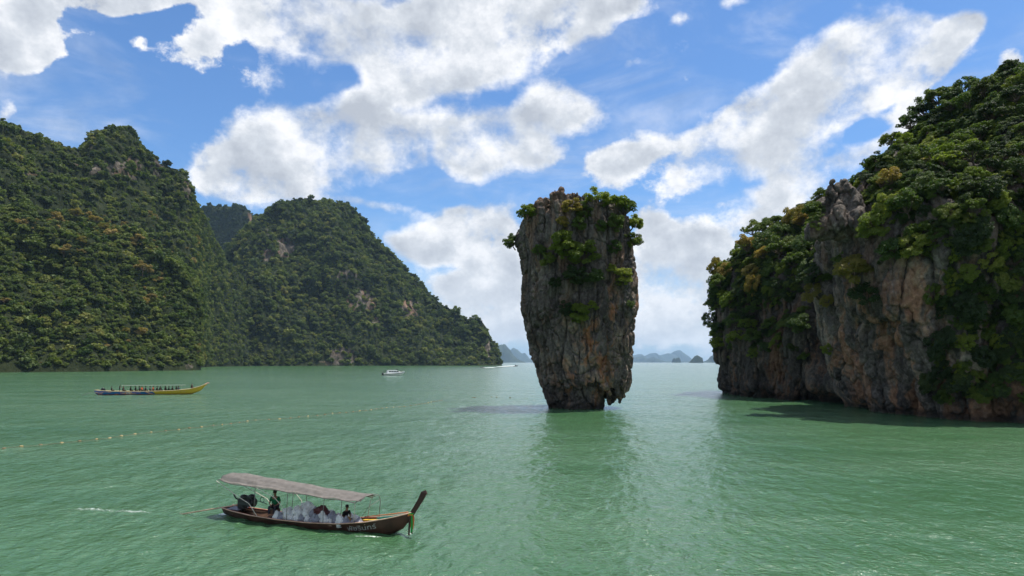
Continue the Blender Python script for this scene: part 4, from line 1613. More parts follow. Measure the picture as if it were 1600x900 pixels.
def sitting(lean_=0.0, knee=.42, arms='lap'):
    J = dict(pelvis=(0, 0, .10), chest=(lean_ * .6, 0, .48), neck=(lean_, 0, .64), head=(lean_ + .02, 0, .80))
    for s, k in (('L', 1), ('R', -1)):
        J['sh' + s] = (lean_ * .85, .19 * k, .55)
        if arms == 'lap':
            J['el' + s] = (lean_ * .5 + .06, .27 * k, .28)
            J['wr' + s] = (.26, .15 * k, .20)
        elif arms == 'tiller':
            J['el' + s] = (lean_ * .5 + .02, .27 * k, .30)
            J['wr' + s] = (.24, .20 * k, .26) if k > 0 else (-.12, -.34, .30)
        J['hip' + s] = (.05, .10 * k, .08)
        J['kn' + s] = (knee, .15 * k, .14)
        J['an' + s] = (knee + .05, .14 * k, -.28)
        J['to' + s] = (knee + .20, .15 * k, -.33)
    return J


# ================================================================== long-tail boat in front
BOAT = Vector((-11.2, 37.75, 0.0))
BRZ = math.radians(-21.9)
m_hull = mat_plain('dark_varnished_wood', (.050, .019, .012), 0.5, 0.4, var=0.6, scale=1.4, coat=0.0)
m_rail = mat_plain('pale_worn_wood', (.46, .30, .21), 0.6, 0.3, var=0.3, scale=3.0)
m_red = mat_plain('red_brown_paint', (.22, .035, .022), 0.5, 0.4, var=0.3)
m_in = mat_plain('inner_planks', (.10, .055, .035), 0.7, 0.3, var=0.5, scale=2.0)
m_teal = mat_plain('teal_paint', (.02, .24, .19), 0.5, 0.4)
m_yel = mat_plain('yellow_paint', (.62, .36, .02), 0.5, 0.4)
m_orange = mat_plain('orange_paint', (.55, .12, .03), 0.5, 0.4)
m_canvas = mat_plain('beige_canvas', (.235, .215, .20), 0.9, 0.1, var=0.25, scale=4.0, bump=0.02)
_t = NT(m_canvas.node_tree)
_p = [n for n in _t.n if n.type == 'BSDF_PRINCIPLED'][0]
_o = [n for n in _t.n if n.type == 'OUTPUT_MATERIAL'][0]
_tr = _t.new('ShaderNodeBsdfTranslucent', ins={'Color': (.38, .36, .33, 1)})
_mx = _t.new('ShaderNodeMixShader', ins={0: .38, 1: _p, 2: _tr})
_t.l.new(_mx.outputs[0], _o.inputs[0])
m_pole = mat_plain('dull_steel', (.20, .18, .16), 0.5, 0.5)
m_pole_p = mat_plain('pale_tube', (.55, .50, .42), 0.5, 0.5)
m_black = mat_plain('oily_black_metal', (.012, .012, .013), 0.45, 0.5, var=0.5)
m_white = mat_plain('white_paint', (.80, .80, .78), 0.4, 0.5, var=0.05)
m_glass = mat_plain('dark_glass', (.02, .025, .03), 0.1, 0.6)

GX = [-5.9, -5.0, -3.5, -1.5, 0.5, 2.5, 4.0, 5.2, 6.0, 6.5]
GZ = [.56, .47, .38, .33, .34, .44, .62, .86, 1.06, 1.22]
GW = [.42, .58, .74, .84, .86, .80, .64, .40, .19, .04]
BZ = [.10, -.05, -.22, -.30, -.30, -.28, -.22, -.06, .35, 1.00]


def hull_sec(x, xs, gz, gw, bz, t):
    """t 0 keel .. 1 gunwale"""
    w, g, b = np.interp(x, xs, gw), np.interp(x, xs, gz), np.interp(x, xs, bz)
    return w * (t ** 0.42), b + (g - b) * t ** 1.05


def loft(xs, gz, gw, bz, n=48, m=9, inset=0.05, floor=0.06):
    """outer skin, inner skin"""
    X = np.linspace(xs[0], xs[-1], n)
    ts = np.linspace(0, 1, m)
    outer, inner = MB(), MB()
    for bank, off in ((outer, 0.0), (inner, inset)):
        vs = []
        for x in X:
            row = []
            for t in ts:
                w, z = hull_sec(x, xs, gz, gw, bz, t)
                w = max(0.0, w - off)
                z = max(z + off * .6, floor) if off else z
                row.append((w, z))
            full = [(x, -w, z) for w, z in row[::-1]] + [(x, w, z) for w, z in row[1:]]
            vs += full
        k = 2 * m - 1
        fs = []
        for i in range(n - 1):
            for j in range(k - 1):
                q = (i * k + j, (i + 1) * k + j, (i + 1) * k + j + 1, i * k + j + 1)
                fs.append(q if off == 0 else q[::-1])
        if off == 0:
            fs.append(tuple(range(k)))
        bank.add(vs, fs)
    return outer, inner


def rail(xs, gz, gw, r, dz, dw, n=40):
    mb = MB()
    for s in (-1, 1):
        pts = []
        for x in np.linspace(xs[0], xs[-1], n):
            pts.append((x, s * (np.interp(x, xs, gw) + dw), np.interp(x, xs, gz) + dz))
        mb.tube(pts, r, 6)
    return mb


boat = empty('longtail_boat', BOAT, BRZ)
tag(boat, 'dark wooden long-tail boat under a beige canopy loaded with white bags, nearest to the camera', 'boat')
ou, inn = loft(GX, GZ, GW, BZ)
hull = ou.build('hull', m_hull, boat, True)
inn.build('inner_hull', m_in, boat, True)
rail(GX, GZ, GW, .032, .015, .012).build('gunwale', m_rail, boat, True)
rail(GX, GZ, GW, .028, .012, -.055).build('inner_rail', m_red, boat, True)
# seats / thwarts
for x in (-4.9, -2.6, -0.4, 1.9, 3.9):
    w = np.interp(x, GX, GW) - .05
    mb = MB()
    mb.box((x, 0, np.interp(x, GX, GZ) - .10), (.26, 2 * w, .035))
    mb.build('thwart', m_rail if x > 0 else m_in, boat)
# bow deck boards in teal with orange edges, yellow plank
mb = MB()
for s in (-1, 1):
    pts = [(x, s * (np.interp(x, GX, GW) - .10)) for x in np.linspace(4.1, 6.1, 8)]
    for (xa, ya), (xb, yb) in zip(pts, pts[1:]):
        za, zb = np.interp(xa, GX, GZ) + .03, np.interp(xb, GX, GZ) + .03
        mb.add([(xa, ya, za), (xb, yb, zb), (xb, yb - s * .10, zb), (xa, ya - s * .16, za), (xa, ya, za - .1), (xb, yb, zb - .1), (xb, yb - s * .10, zb - .1), (xa, ya - s * .16, za - .1)],
               [(0, 1, 2, 3), (7, 6, 5, 4), (0, 4, 5, 1), (3, 2, 6, 7)])
mb.build('side_deck', m_teal, boat)
mb = MB()
mb.box((5.45, 0, .86), (.9, .42, .03), (0, math.radians(-13), 0))
mb.build('bow_deck', m_teal, boat)
mb = MB()
mb.tube([(3.2, .60, .60), (4.4, .50, .82), (6.2, .12, 1.20)], .022, 6)
mb.build('trim_strip', m_orange, boat, True)
mb = MB()
mb.box((4.0, .10, .60), (1.35, .20, .05), (0, math.radians(-4), .05))
mb.build('plank', m_yel, boat)
# stem post
mb = MB()
P_ = [(6.15, 0, .70), (6.45, 0, 1.10), (6.72, 0, 1.50), (7.0, 0, 1.92), (7.22, 0, 2.32)]
Wd = [.07, .075, .085, .10, .12]
Tk = [.12, .12, .12, .13, .15]
vs = []
for p, w, t in zip(P_, Wd, Tk):
    vs += [(p[0] - t, -w / 2, p[2] + .03), (p[0] + t, -w / 2, p[2] - .05), (p[0] + t, w / 2, p[2] - .05), (p[0] - t, w / 2, p[2] + .03)]
vs.append((7.31, 0, 2.45))
fs = [(0, 3, 2, 1)]
for i in range(4):
    for j in range(4):
        fs.append((i * 4 + j, i * 4 + (j + 1) % 4, (i + 1) * 4 + (j + 1) % 4, (i + 1) * 4 + j))
fs += [(16, 17, 20), (17, 18, 20), (18, 19, 20), (19, 16, 20)]
mb.add(vs, fs)
stem = mb.build('stem_post', m_hull, boat)
# garland of cloth bands tied round the stem, with tails hanging to the water
for dz, c in ((0.0, m_yel), (.06, mat_plain('green_cloth', (.03, .30, .06), .8, .1)), (-.06, m_orange)):
    mb = MB()
    pts = [(6.42 + dz * .6 + .15 * math.cos(a), .09 * math.sin(a), 1.12 + dz) for a in np.linspace(0, 2 * math.pi, 13)]
    mb.tube(pts, .036, 6, False)
    mb.build('garland', c, boat, True)
for k, (dy, c, l, xo) in enumerate(((-.10, bpy.data.materials['green_cloth'], .86, .10), (-.07, m_orange, .70, .17), (-.12, m_hull, 1.02, .0), (-.06, m_yel, .62, .05), (.03, m_hull, .95, .04))):
    mb = MB()
    pts = [(6.42 + xo + .03 * math.sin(3 * t + k), dy - .02 * t, 1.08 - l * t) for t in np.linspace(0, 1, 7)]
    vs = []
    for q in pts:
        vs += [(q[0] - .05, q[1], q[2]), (q[0] + .05, q[1] - .01, q[2]), (q[0] + .05, q[1] + .015, q[2]), (q[0] - .05, q[1] + .015, q[2])]
    fs = []
    for i in range(6):
        for j in range(4):
            fs.append((i * 4 + j, i * 4 + (j + 1) % 4, i * 4 + 4 + (j + 1) % 4, i * 4 + 4 + j))
    fs += [(0, 1, 2, 3), (27, 26, 25, 24)]
    mb.add(vs, fs)
    mb.build('ribbon', c, boat)

# canopy: arched cloth that climbs towards the stern
CX = [-6.05, -5.6, -4.5, -2.5, 0.0, 2.0, 3.85]
CR = [2.38, 2.54, 2.54, 2.38, 2.17, 2.02, 1.93]     # ridge
CE = [2.20, 2.18, 2.10, 2.02, 1.90, 1.77, 1.68]     # edges
CW = [.38, .66, .78, .82, .82, .80, .78]
n, m = 60, 17
vs = []
for i, x in enumerate(np.linspace(CX[0], CX[-1], n)):
    r_, e_, w_ = np.interp(x, CX, CR), np.interp(x, CX, CE), np.interp(x, CX, CW)
    for j in range(m):
        s = -1 + 2 * j / (m - 1)
        sag = -.045 * abs(math.sin(math.pi * (x + 6.35) / 2.1)) * (1 - abs(s)) - .03 * abs(s) * abs(math.sin(math.pi * (x + 6.35) / 2.1))
        wr = .026 * math.sin(x * 1.1 + s * 9) + .045 * abs(math.sin(s * 9 + x * .35)) + .02 * math.sin(x * 4.7 + s * 3) * abs(s)
        vs.append((x, s * w_, e_ + (r_ - e_) * (1 - abs(s) ** 2.2) + sag + wr))
N0 = len(vs)
vs += [(a, b, c - .018) for a, b, c in vs]
fs = []
for i in range(n - 1):
    for j in range(m - 1):
        q = (i * m + j, (i + 1) * m + j, (i + 1) * m + j + 1, i * m + j + 1)
        fs.append(q)
        fs.append(tuple(k + N0 for k in q[::-1]))
for i in range(n - 1):
    for j in (0, m - 1):
        fs.append((i * m + j, (i + 1) * m + j, (i + 1) * m + j + N0, i * m + j + N0))
for j in range(m - 1):
    for i in (0, n - 1):
        fs.append((i * m + j, i * m + j + 1, i * m + j + 1 + N0, i * m + j + N0))
mb = MB()
mb.add(vs, fs)
canopy = mb.build('canopy', m_canvas, boat, True)
# rolled side hems
for s in (-1, 1):
    mb = MB()
    mb.tube([(x, s * (np.interp(x, CX, CW) + .01), np.interp(x, CX, CE) - .03 + .02 * math.sin(x * 3)) for x in np.linspace(-6.2, 3.6, 40)], .028, 6)
    mb.build('hem', m_canvas, canopy, True)


def hoop(x0, dx, mat, name='hoop', zb=None):
    w, z = np.interp(x0, GX, GW) - .04, np.interp(x0, GX, GZ)
    xe = x0 + dx
    e_, r_, cw = np.interp(xe, CX, CE), np.interp(xe, CX, CR), np.interp(xe, CX, CW)
    pts = [(x0, -w, z), (x0 + dx * .5, -w - .02, (z + e_) / 2 + .1), (x0 + dx * .8, -cw + .02, e_ - .12)]
    for a in np.linspace(-.85, .85, 9):
        pts.append((xe, a * cw, e_ + (r_ - e_) * (1 - abs(a) ** 2.2) - .05))
    pts += [(x0 + dx * .8, cw - .02, e_ - .12), (x0 + dx * .5, w + .02, (z + e_) / 2 + .1), (x0, w, z)]
    mb = MB()
    mb.tube(pts, .019, 6)
    mb.build(name, mat, boat, True)


hoop(-3.3, .25, m_pole)
hoop(-0.9, .1, m_pole)
hoop(1.5, .1, m_pole)
hoop(3.35, .2, m_pole_p)
# front hoop standing free of the cloth, with stay
mb = MB()
mb.tube([(3.6, -.84, 1.66), (3.95, -.5, 1.95), (4.15, 0, 2.02), (4.2, .45, 1.86), (4.15, .68, 1.55), (4.1, .60, .62)], .02, 6)
mb.build('front_hoop', m_pole, boat, True)
mb = MB()
mb.tube([(4.16, .66, 1.62), (3.6, .3, 1.2), (3.3, .1, .62)], .012, 6)
mb.build('stay', m_pole, boat, True)
for s in (-1, 1):
    mb = MB()
    mb.tube([(-6.2, s * .5, 2.12), (-4.6, s * .68, 1.45), (-3.6, s * .72, 1.05), (-3.0, s * .74, .38)], .022, 6)
    mb.build('rear_strut', m_pole_p, boat, True)
    mb = MB()
    mb.tube([(-2.9, s * .85, 1.98), (-1.7, s * .84, 1.55), (-1.2, s * .82, 1.1), (-1.05, s * .80, .36)], .018, 6)
    mb.build('brace', m_pole_p, boat, True)
mb = MB()
mb.tube([(-6.25, -.42, 2.2), (-6.1, -.40, .60)], .006, 4)
mb.build('cord', m_pole, boat)
mb = MB()
mb.tube([(-3.1, .62, .38), (-2.98, .72, 1.95)], .02, 6)
mb.tube([(-1.9, .80, .36), (-1.75, .86, 1.95)], .02, 6)
mb.build('side_pole', m_pole, boat, True)

# engine on its pivot
eng = MB()
eng.box((-4.45, 0, .92), (.95, .46, .42))
eng.box((-4.25, .02, 1.18), (.62, .34, .22))
eng.box((-4.75, .0, .66), (.5, .3, .25))
eng.ball((-4.05, 0, 1.28), (.22, .19, .14), 12, 8)
eng.ball((-4.55, -.08, 1.22), (.26, .2, .16), 12, 8)
eng.box((-4.3, -.26, .95), (.7, .12, .3))
engine = eng.build('engine', m_black, boat)
bv = engine.modifiers.new('bevel', 'BEVEL')
bv.width = .03
for nm, pts, r_ in (('exhaust', [(-4.8, -.18, 1.05), (-5.05, -.2, 1.15), (-5.2, -.2, 1.35)], .045), ('mount', [(-4.7, 0, .75), (-4.7, 0, .38)], .08), ('tiller', [(-4.0, -.1, 1.05), (-3.3, -.25, 1.12), (-2.7, -.32, 1.02)], .02)):
    mb = MB()
    mb.tube(pts, r_, 8)
    mb.build(nm, m_black, engine, True)
mb = MB()
mb.tube([(-3.93 + .06 * k, .0, .95) for k in (0, 1)], .25, 16)
mb.build('flywheel', m_black, engine, True)
mb = MB()
mb.tube([(-4.9, 0, .78), (-5.4, -.1, .66), (-8.7, -.70, .02)], [.06, .04, .035], 8)
mb.build('propeller_shaft', m_rail, engine, True)
mb = MB()
for k in range(3):
    a = k * 2.094
    mb.box((-8.74, -.70 + .09 * math.cos(a), -.03 + .09 * math.sin(a)), (.02, .14, .06), (a, 0, .3))
mb.build('propeller', m_pole, engine)
mb = MB()
mb.tube([(-3.05 + .14 * math.cos(a), -.28, 1.22 + .14 * math.sin(a)) for a in np.linspace(0, 2 * math.pi, 15)], .018, 6, False)
mb.build('steering_ring', m_black, engine, True)
# deck clutter at the stern
mb = MB()
mb.box((-5.2, .1, .50), (.9, .8, .04))
mb.build('stern_deck', mat_plain('grey_board', (.20, .21, .25), .6, .3, var=.4), boat)

# boat name in Thai letters, laid on the bow planks
cu = bpy.data.curves.new('name', 'FONT')
cu.body = 'พัชรินทร์'
cu.resolution_u = 3
to = bpy.data.objects.new('name_tmp', cu)
COL.objects.link(to)
dg = bpy.context.evaluated_depsgraph_get()
tm = bpy.data.meshes.new_from_object(to.evaluated_get(dg))
bpy.data.objects.remove(to)
co = np.empty(len(tm.vertices) * 3, dtype=np.float32)
tm.vertices.foreach_get('co', co)
co = co.reshape(-1, 3)
mn, mx = co.min(0), co.max(0)
tx = (co[:, 0] - mn[0]) / (mx[0] - mn[0])
tz = (co[:, 1] - mn[1]) / (mx[1] - mn[1])
xs_ = 2.95 + 1.65 * tx
g_ = np.interp(xs_, GX, GZ)
zz = g_ - .42 + .29 * tz + 0.05 * tz * 0
nw = []
for x, z in zip(xs_, zz):
    ts = np.linspace(.2, 1, 40)
    ww, zs_ = hull_sec(x, GX, GZ, GW, BZ, ts)
    nw.append((x, -np.interp(z, zs_, ww) - .010, z))
tm.vertices.foreach_set('co', np.array(nw, dtype=np.float32).ravel())
tm.materials.clear()
tm.materials.append(mat_plain('worn_white_letters', (.34, .33, .31), .7, .2, var=.5, scale=8.0))
tm.polygons.foreach_set('material_index', [0] * len(tm.polygons))
tm.update()
link(bpy.data.objects.new('lettering', tm), boat)


def at_boat(x, y, z):
    return BOAT + Matrix.Rotation(BRZ, 3, 'Z') @ Vector((x, y, z))


# the two people aboard
J = sitting(.02, .40, 'lap')
bm1 = person(J, at_boat(-2.45, .10, .72), BRZ - 1.25, 'boatman in a green shirt seated in front of the engine of the near boat', mat_plain('green_shirt', (.012, .11, .045), .8, .1), mat_plain('dark_trousers', (.03, .03, .04), .8, .1))
J = sitting(.20, .46, 'lap')
person(J, at_boat(2.35, -.05, .42), BRZ - .25, 'person in a black shirt hunched forward under the front of the canopy', mat_plain('black_shirt', (.010, .010, .012), .8, .1), mat_plain('maroon_trousers', (.06, .022, .020), .8, .1))
bm1.scale = (1.12, 1.12, 1.12)
# benches under them
mb = MB()
mb.box((-2.45, .05, .56), (.36, .5, .26))
mb.build('seat_box', m_in, boat)
mb = MB()
mb.box((2.35, -.05, .28), (.4, .6, .28))
mb.build('seat_box', m_in, boat)


# white bags
def mat_bag(name, col):
    m, T, out = mat_new(name)
    geo = T.new('ShaderNodeNewGeometry')
    oi = T.new('ShaderNodeObjectInfo')
    n = T.noise(T.vmath('ADD', geo.outputs['Position'], T.vmath('SCALE', (7, 3, 5), scale=oi.outputs['Random'])), 5.0, 4.0, .6)
    c = T.vmath('SCALE', tuple(col), scale=T.mapr(n, .3, .7, .75, 1.1, 'LINEAR'))
    b = T.new('ShaderNodeBsdfPrincipled', ins={'Base Color': c, 'Roughness': .35, 'Specular IOR Level': .5})
    bp = T.new('ShaderNodeBump', ins={'Strength': .8, 'Distance': .05, 'Height': n})
    T.l.new(bp.outputs[0], b.inputs['Normal'])
    t = T.new('ShaderNodeBsdfTranslucent', ins={'Color': c})
    mx_ = T.new('ShaderNodeMixShader', ins={0: .45, 1: b, 2: t})
    T.l.new(mx_.outputs[0], out.inputs[0])
    return m


m_bag = [mat_bag('white_plastic', (.95, .95, .92)), mat_bag('grey_plastic', (.40, .40, .46)), mat_bag('maroon_plastic', (.13, .035, .035)), mat_bag('amber_contents', (.45, .25, .08))]


def bag_mesh(seed, mat, tall=1.0):
    r = np.random.RandomState(seed)
    bm = bmesh.new()
    bmesh.ops.create_icosphere(bm, subdivisions=4, radius=1.0)
    V = np.array([v.co[:] for v in bm.verts])
    d = V / np.linalg.norm(V, axis=1, keepdims=True)
    n1 = fbm(d * 1.8 + seed * 3.1, 3, seed=seed, ridged=True)
    n2 = gnoise(d * 4.5 + seed, seed + 3)
    rad = 1 + .26 * n1 + .14 * n2
    V = d * rad[:, None]
    V[:, 2] = np.where(V[:, 2] > .55, .55 + (V[:, 2] - .55) * 1.1, V[:, 2])
    up = np.clip((V[:, 2] - .35), 0, 1)
    V[:, :2] *= (1 - .45 * up / (up + .25))[:, None]       # gathered neck
    V[:, 2] += up * .38 * tall * (1 + .5 * gnoise(V * 3.0, seed + 8))
    V[:, 2] = np.maximum(V[:, 2], -.62)
    for v, c in zip(bm.verts, V):
        v.co = c
    me = bpy.data.meshes.new('bag')
    bm.to_mesh(me)
    bm.free()
    me.materials.append(mat)
    return me


bags = [bag_mesh(i, m_bag[0], .6 + .5 * (i % 3)) for i in range(5)] + [bag_mesh(20 + i, m_bag[1], .7) for i in range(3)]
rb = random.Random(12)
first = True
k = 0
for row, (y0, z0, xa, xb, st) in enumerate(((-.52, .42, -1.85, 3.7, .36), (-.08, .46, -1.6, 1.9, .40), (.42, .48, -1.6, 3.2, .42), (-.28, .68, -1.2, 1.8, .42))):
    x = xa
    while x < xb:
        lim = np.interp(x, GX, GW) - .38
        yy = max(-lim, min(lim, y0))
        grey = rb.random() < .30
        me = rb.choice(bags[5:] if grey else bags[:5])
        o = link(bpy.data.objects.new('plastic_bag', me))
        o.location = at_boat(x + rb.uniform(-.1, .1), yy + rb.uniform(-.08, .08), z0 + rb.uniform(-.04, .06))
        s = rb.uniform(.18, .27)
        o.scale = (s, s * rb.uniform(.8, 1.1), s * rb.uniform(.85, 1.2))
        o.rotation_euler = (rb.uniform(-.4, .4), rb.uniform(-.4, .4), rb.uniform(0, 6.28))
        side = ('along the near side', 'along the middle', 'along the far side', 'on top of the others')[row]
        tag(o, ('greyish translucent' if grey else 'stuffed white') + ' plastic bag piled ' + side + ' of the long-tail boat', 'bag', ('grey' if grey else 'white') + ' bags ' + side)
        x += st * rb.uniform(.8, 1.15)
for (x, y, z, s, mi, lb) in ((.95, -.15, .82, .30, 2, 'dark maroon bag lying across the white bags in the boat'), (2.7, -.32, .50, .22, 3, 'bag with amber yellow contents by the front passenger'),
                             (-.35, .30, .88, .28, 0, 'brightest white bag on top of the pile in the boat')):
    o = link(bpy.data.objects.new('plastic_bag', bag_mesh(40 + mi, m_bag[mi], .5)))
    o.location = at_boat(x, y, z)
    o.scale = (s * 1.3, s, s)
    o.rotation_euler = (.2, .3, BRZ + .3)
    tag(o, lb, 'bag')


# ================================================================== passenger boat, far left
def far_pos(px, Y, z=0.0):
    return Vector((pxx(px, Y), Y, z))


a_, b_ = far_pos(147, 186), far_pos(323, 193)
FL = (b_ - a_).length
FRZ = math.atan2(b_.y - a_.y, b_.x - a_.x)
fo = (a_ + b_) / 2
m_fh, T, out = mat_new('painted_hull')
tc = T.new('ShaderNodeTexCoord')
sp = T.new('ShaderNodeSeparateXYZ', ins={0: tc.outputs['Object']})
w_ = T.noise(T.mapping(tc.outputs['Object'], (0, 0, 0), (0, .35, 0), (.35, .0, 1.3)), 1.0, 2.0, .5, .8)
c = T.ramp(w_, [(.30, (.02, .12, .30)), (.44, (.03, .10, .34)), (.50, (.55, .16, .05)), (.54, (.62, .50, .42)), (.58, (.12, .10, .34)), (.72, (.02, .20, .34))], 'CONSTANT')
xm = T.mapr(T.math('ADD', sp.outputs[0], T.math('MULTIPLY', sp.outputs[2], .8)), 1.2, 1.5)
c = T.mix(xm, c, (.50, .33, .02, 1))
zm = T.mapr(sp.outputs[2], .18, .26, 1, 0)
c = T.mix(zm, c, (.20, .05, .03, 1))
b = T.new('ShaderNodeBsdfPrincipled', ins={'Base Color': c, 'Roughness': .45})
T.l.new(b.outputs[0], out.inputs[0])
L2 = FL / 2
FX = [-L2 + .2, -L2 + 1.2, -L2 * .6, 0, L2 * .4, L2 * .7, L2 * .88, L2]
FZ = [1.40, 1.30, 1.02, .98, 1.12, 1.50, 2.2, 2.9]
FW = [.55, 1.0, 1.35, 1.45, 1.3, .95, .45, .06]
FB = [.5, -.1, -.3, -.35, -.3, -.1, .9, 2.7]
fb_ = empty('passenger_longtail_boat', fo, FRZ)
tag(fb_, 'long blue and yellow passenger boat in front of the left hillside', 'boat')
ou, inn = loft(FX, FZ, FW, FB, 60, 8, .08, .1)
ou.build('hull', m_fh, fb_, True)
inn.build('inner_hull', m_in, fb_, True)
rail(FX, FZ, FW, .075, .03, .02, 50).build('gunwale', mat_plain('cream_paint', (.52, .42, .24), .5, .3), fb_, True)
mb = MB()
mb.tube([(L2 - .6, 0, 2.75), (L2 + .1, 0, 3.1), (L2 + .7, 0, 3.15)], [.16, .12, .05], 6)
mb.build('stem_post', mat_plain('white_red_post', (.62, .30, .24), .5, .3, var=.4), fb_, True)
mb = MB()
for xx_ in np.linspace(-L2 * .5, L2 * .55, 5):
    for s in (-1, 1):
        mb.tube([(xx_, s * 1.3, .98), (xx_, s * .6, 2.63)], .018, 5)
mb.build('canopy_poles', m_pole, fb_, True)
cn = MB()
nx_ = 24
vs = []
for i in range(nx_):
    x = -L2 * .52 + (L2 * 1.14) * i / (nx_ - 1)
    for s in np.linspace(-1, 1, 7):
        vs.append((x, s * .6, 2.62 + .04 * (1 - s * s) + .015 * math.sin(i)))
K = len(vs)
vs += [(p, q, r - .03) for p, q, r in vs]
fs = []
for i in range(nx_ - 1):
    for j in range(6):
        q = (i * 7 + j, i * 7 + 7 + j, i * 7 + 8 + j, i * 7 + j + 1)
        fs += [q, tuple(t + K for t in q[::-1])]
    for j in (0, 6):
        fs.append((i * 7 + j, i * 7 + 7 + j, i * 7 + 7 + j + K, i * 7 + j + K))
cn.add(vs, fs)
cn.build('canopy', mat_plain('pale_canopy', (.24, .25, .21), .7, .2), fb_, True)
for x in np.linspace(-L2 * .55, L2 * .6, 12):
    mb = MB()
    mb.box((x, 0, .85), (.35, 2.2, .06))
    mb.build('bench', m_rail, fb_)
mb = MB()
mb.box((-L2 + 2.2, 0, 1.5), (1.0, .5, .6))
mb.ball((-L2 + 2.1, 0, 1.85), (.35, .3, .2))
fe = mb.build('engine', m_black, fb_)
mb = MB()
mb.tube([(-L2 + 1.6, 0, 1.5), (-L2 - 3.2, .2, .0)], .05, 6)
mb.build('propeller_shaft', m_pole, fe, True)


def at_far(x, y, z):
    return fo + Matrix.Rotation(FRZ, 3, 'Z') @ Vector((x, y, z))


PJ = sitting(.05, .42, 'lap')
proto_body = skin_mesh('body', *body_data(PJ, True), sub=0)
proto_body.materials.append(SKIN)
shirts = [mat_plain('shirt_' + nm_, c_, .8, .1) for nm_, c_ in (('black', (.012, .012, .014)), ('navy', (.015, .02, .05)), ('orange_vest', (.55, .10, .03)), ('white', (.6, .6, .6)), ('grey', (.08, .08, .09)))]
sm0 = skin_mesh('shirt', *cloth_data(PJ, 'shirt', .02), sub=0)
tm0 = skin_mesh('trousers', *cloth_data(PJ, 'trousers', .012), sub=0)
tm0.materials.append(shirts[0])
hm0 = MB()
hm0.ball(Vector(PJ['head']) + Vector((-.01, 0, .045)), (.11, .1, .1), 10, 6)
ho_ = hm0.build('hair', HAIR)
hme = ho_.data
bpy.data.objects.remove(ho_)
rp_ = random.Random(5)
names_ = ['black', 'navy', 'orange', 'white', 'grey']
for j, px_ in enumerate((176, 195, 205, 213, 219, 224, 229, 236, 241, 247, 252, 259, 265, 271, 276, 281, 301)):
    x = (px_ - 238) / 176.0 * FL
    c_ = 0 if px_ in (176, 301) else (2 if j in (5, 8) else rp_.choice([0, 0, 1, 4, 0]))
    zs = 1.12 if px_ < 290 else 1.7
    zs = 1.15 if px_ == 176 else zs
    e = empty('person', at_far(x, rp_.uniform(-.7, .5), zs), FRZ + rp_.uniform(-.5, .5))
    e.scale = (1.35, 1.35, 1.35)
    lb = {176: 'person in black sitting nearest the stern of the long blue and yellow boat', 301: 'person in dark clothes sitting up on the yellow bow of the long boat'}.get(
        px_, 'passenger in a %s top seated in the long blue and yellow boat' % names_[c_])
    tag(e, lb, 'person', 'passengers seated in %s in the long boat' % names_[c_])
    link(bpy.data.objects.new('body', proto_body), e)
    so = sm0.copy()
    so.materials.clear()
    so.materials.append(shirts[c_])
    link(bpy.data.objects.new('shirt', so), e)
    link(bpy.data.objects.new('trousers', tm0), e)
    link(bpy.data.objects.new('hair', hme), e)
# standing boatman
SJ = dict(pelvis=(0, 0, .92), chest=(.05, 0, 1.28), neck=(.12, 0, 1.45), head=(.17, 0, 1.62))
for s, k in (('L', 1), ('R', -1)):
    SJ['sh' + s] = (.08, .19 * k, 1.38)
    SJ['el' + s] = (.18, .27 * k, 1.12)
    SJ['wr' + s] = (.36, .18 * k, 1.0)
    SJ['hip' + s] = (0, .10 * k, .88)
    SJ['kn' + s] = (.05, .12 * k, .48)
    SJ['an' + s] = (-.02, .14 * k, .08)
    SJ['to' + s] = (.14, .15 * k, .03)
e = person(SJ, at_far((189 - 238) / 176.0 * FL, -.3, 1.05), FRZ, 'person in dark clothes standing bent forward near the stern of the long boat', shirts[0], shirts[0])
mb = MB()
mb.box(((189 - 238) / 176.0 * FL, -.1, 1.0), (1.2, 2.2, .08))
mb.build('deck', m_rail, fb_)


# ================================================================== white speedboat
sp0, sp1 = far_pos(599, 455), far_pos(632, 462)
SL = (sp1 - sp0).length
SRZ = math.atan2(sp1.y - sp0.y, sp1.x - sp0.x)
sc_ = (sp0 + sp1) / 2
sb = empty('speedboat', sc_, SRZ)
tag(sb, 'white cabin speedboat with dark windows lying off the rounded hill', 'boat')
H = SL / 2
SX = [-H, -H * .5, 0, H * .5, H * .85, H]
SZ = [1.5, 1.55, 1.7, 2.0, 2.5, 2.75]
SW = [2.0, 2.1, 2.1, 1.7, .8, .05]
SBt = [-.3, -.4, -.4, -.2, .8, 2.3]
ou, inn = loft(SX, SZ, SW, SBt, 30, 7, .1, 1.0)
ou.build('hull', m_white, sb, True)
inn.build('deck', m_white, sb, True)
mb = rail(SX, [z * .72 for z in SZ], [w * .97 for w in SW], .13, 0, .06, 24)
mb.build('rub_rail', m_black, sb, True)
mb = MB()
prof = [(-H * .72, 1.5, 1.7), (-H * .62, 3.5, 1.6), (H * .22, 3.6, 1.5), (H * .5, 2.9, 1.2), (H * .66, 2.05, .9)]
vs = []
for x, z, w in prof:
    vs += [(x, -w, 1.5), (x, -w * .85, z), (x, w * .85, z), (x, w, 1.5)]
fs = []
for i in range(4):
    for j in range(3):
        fs.append((i * 4 + j, i * 4 + 4 + j, i * 4 + 5 + j, i * 4 + j + 1))
fs += [(0, 1, 2, 3), (19, 18, 17, 16)]
mb.add(vs, fs)
cab = mb.build('cabin', m_white, sb)
for s in (-1, 1):
    for k in range(4):
        mb = MB()
        xa = -H * .55 + k * H * .24
        mb.box((xa + H * .1, s * 1.47, 2.85), (H * .20, .12, .75))
        mb.build('window', m_glass, cab)
mb = MB()
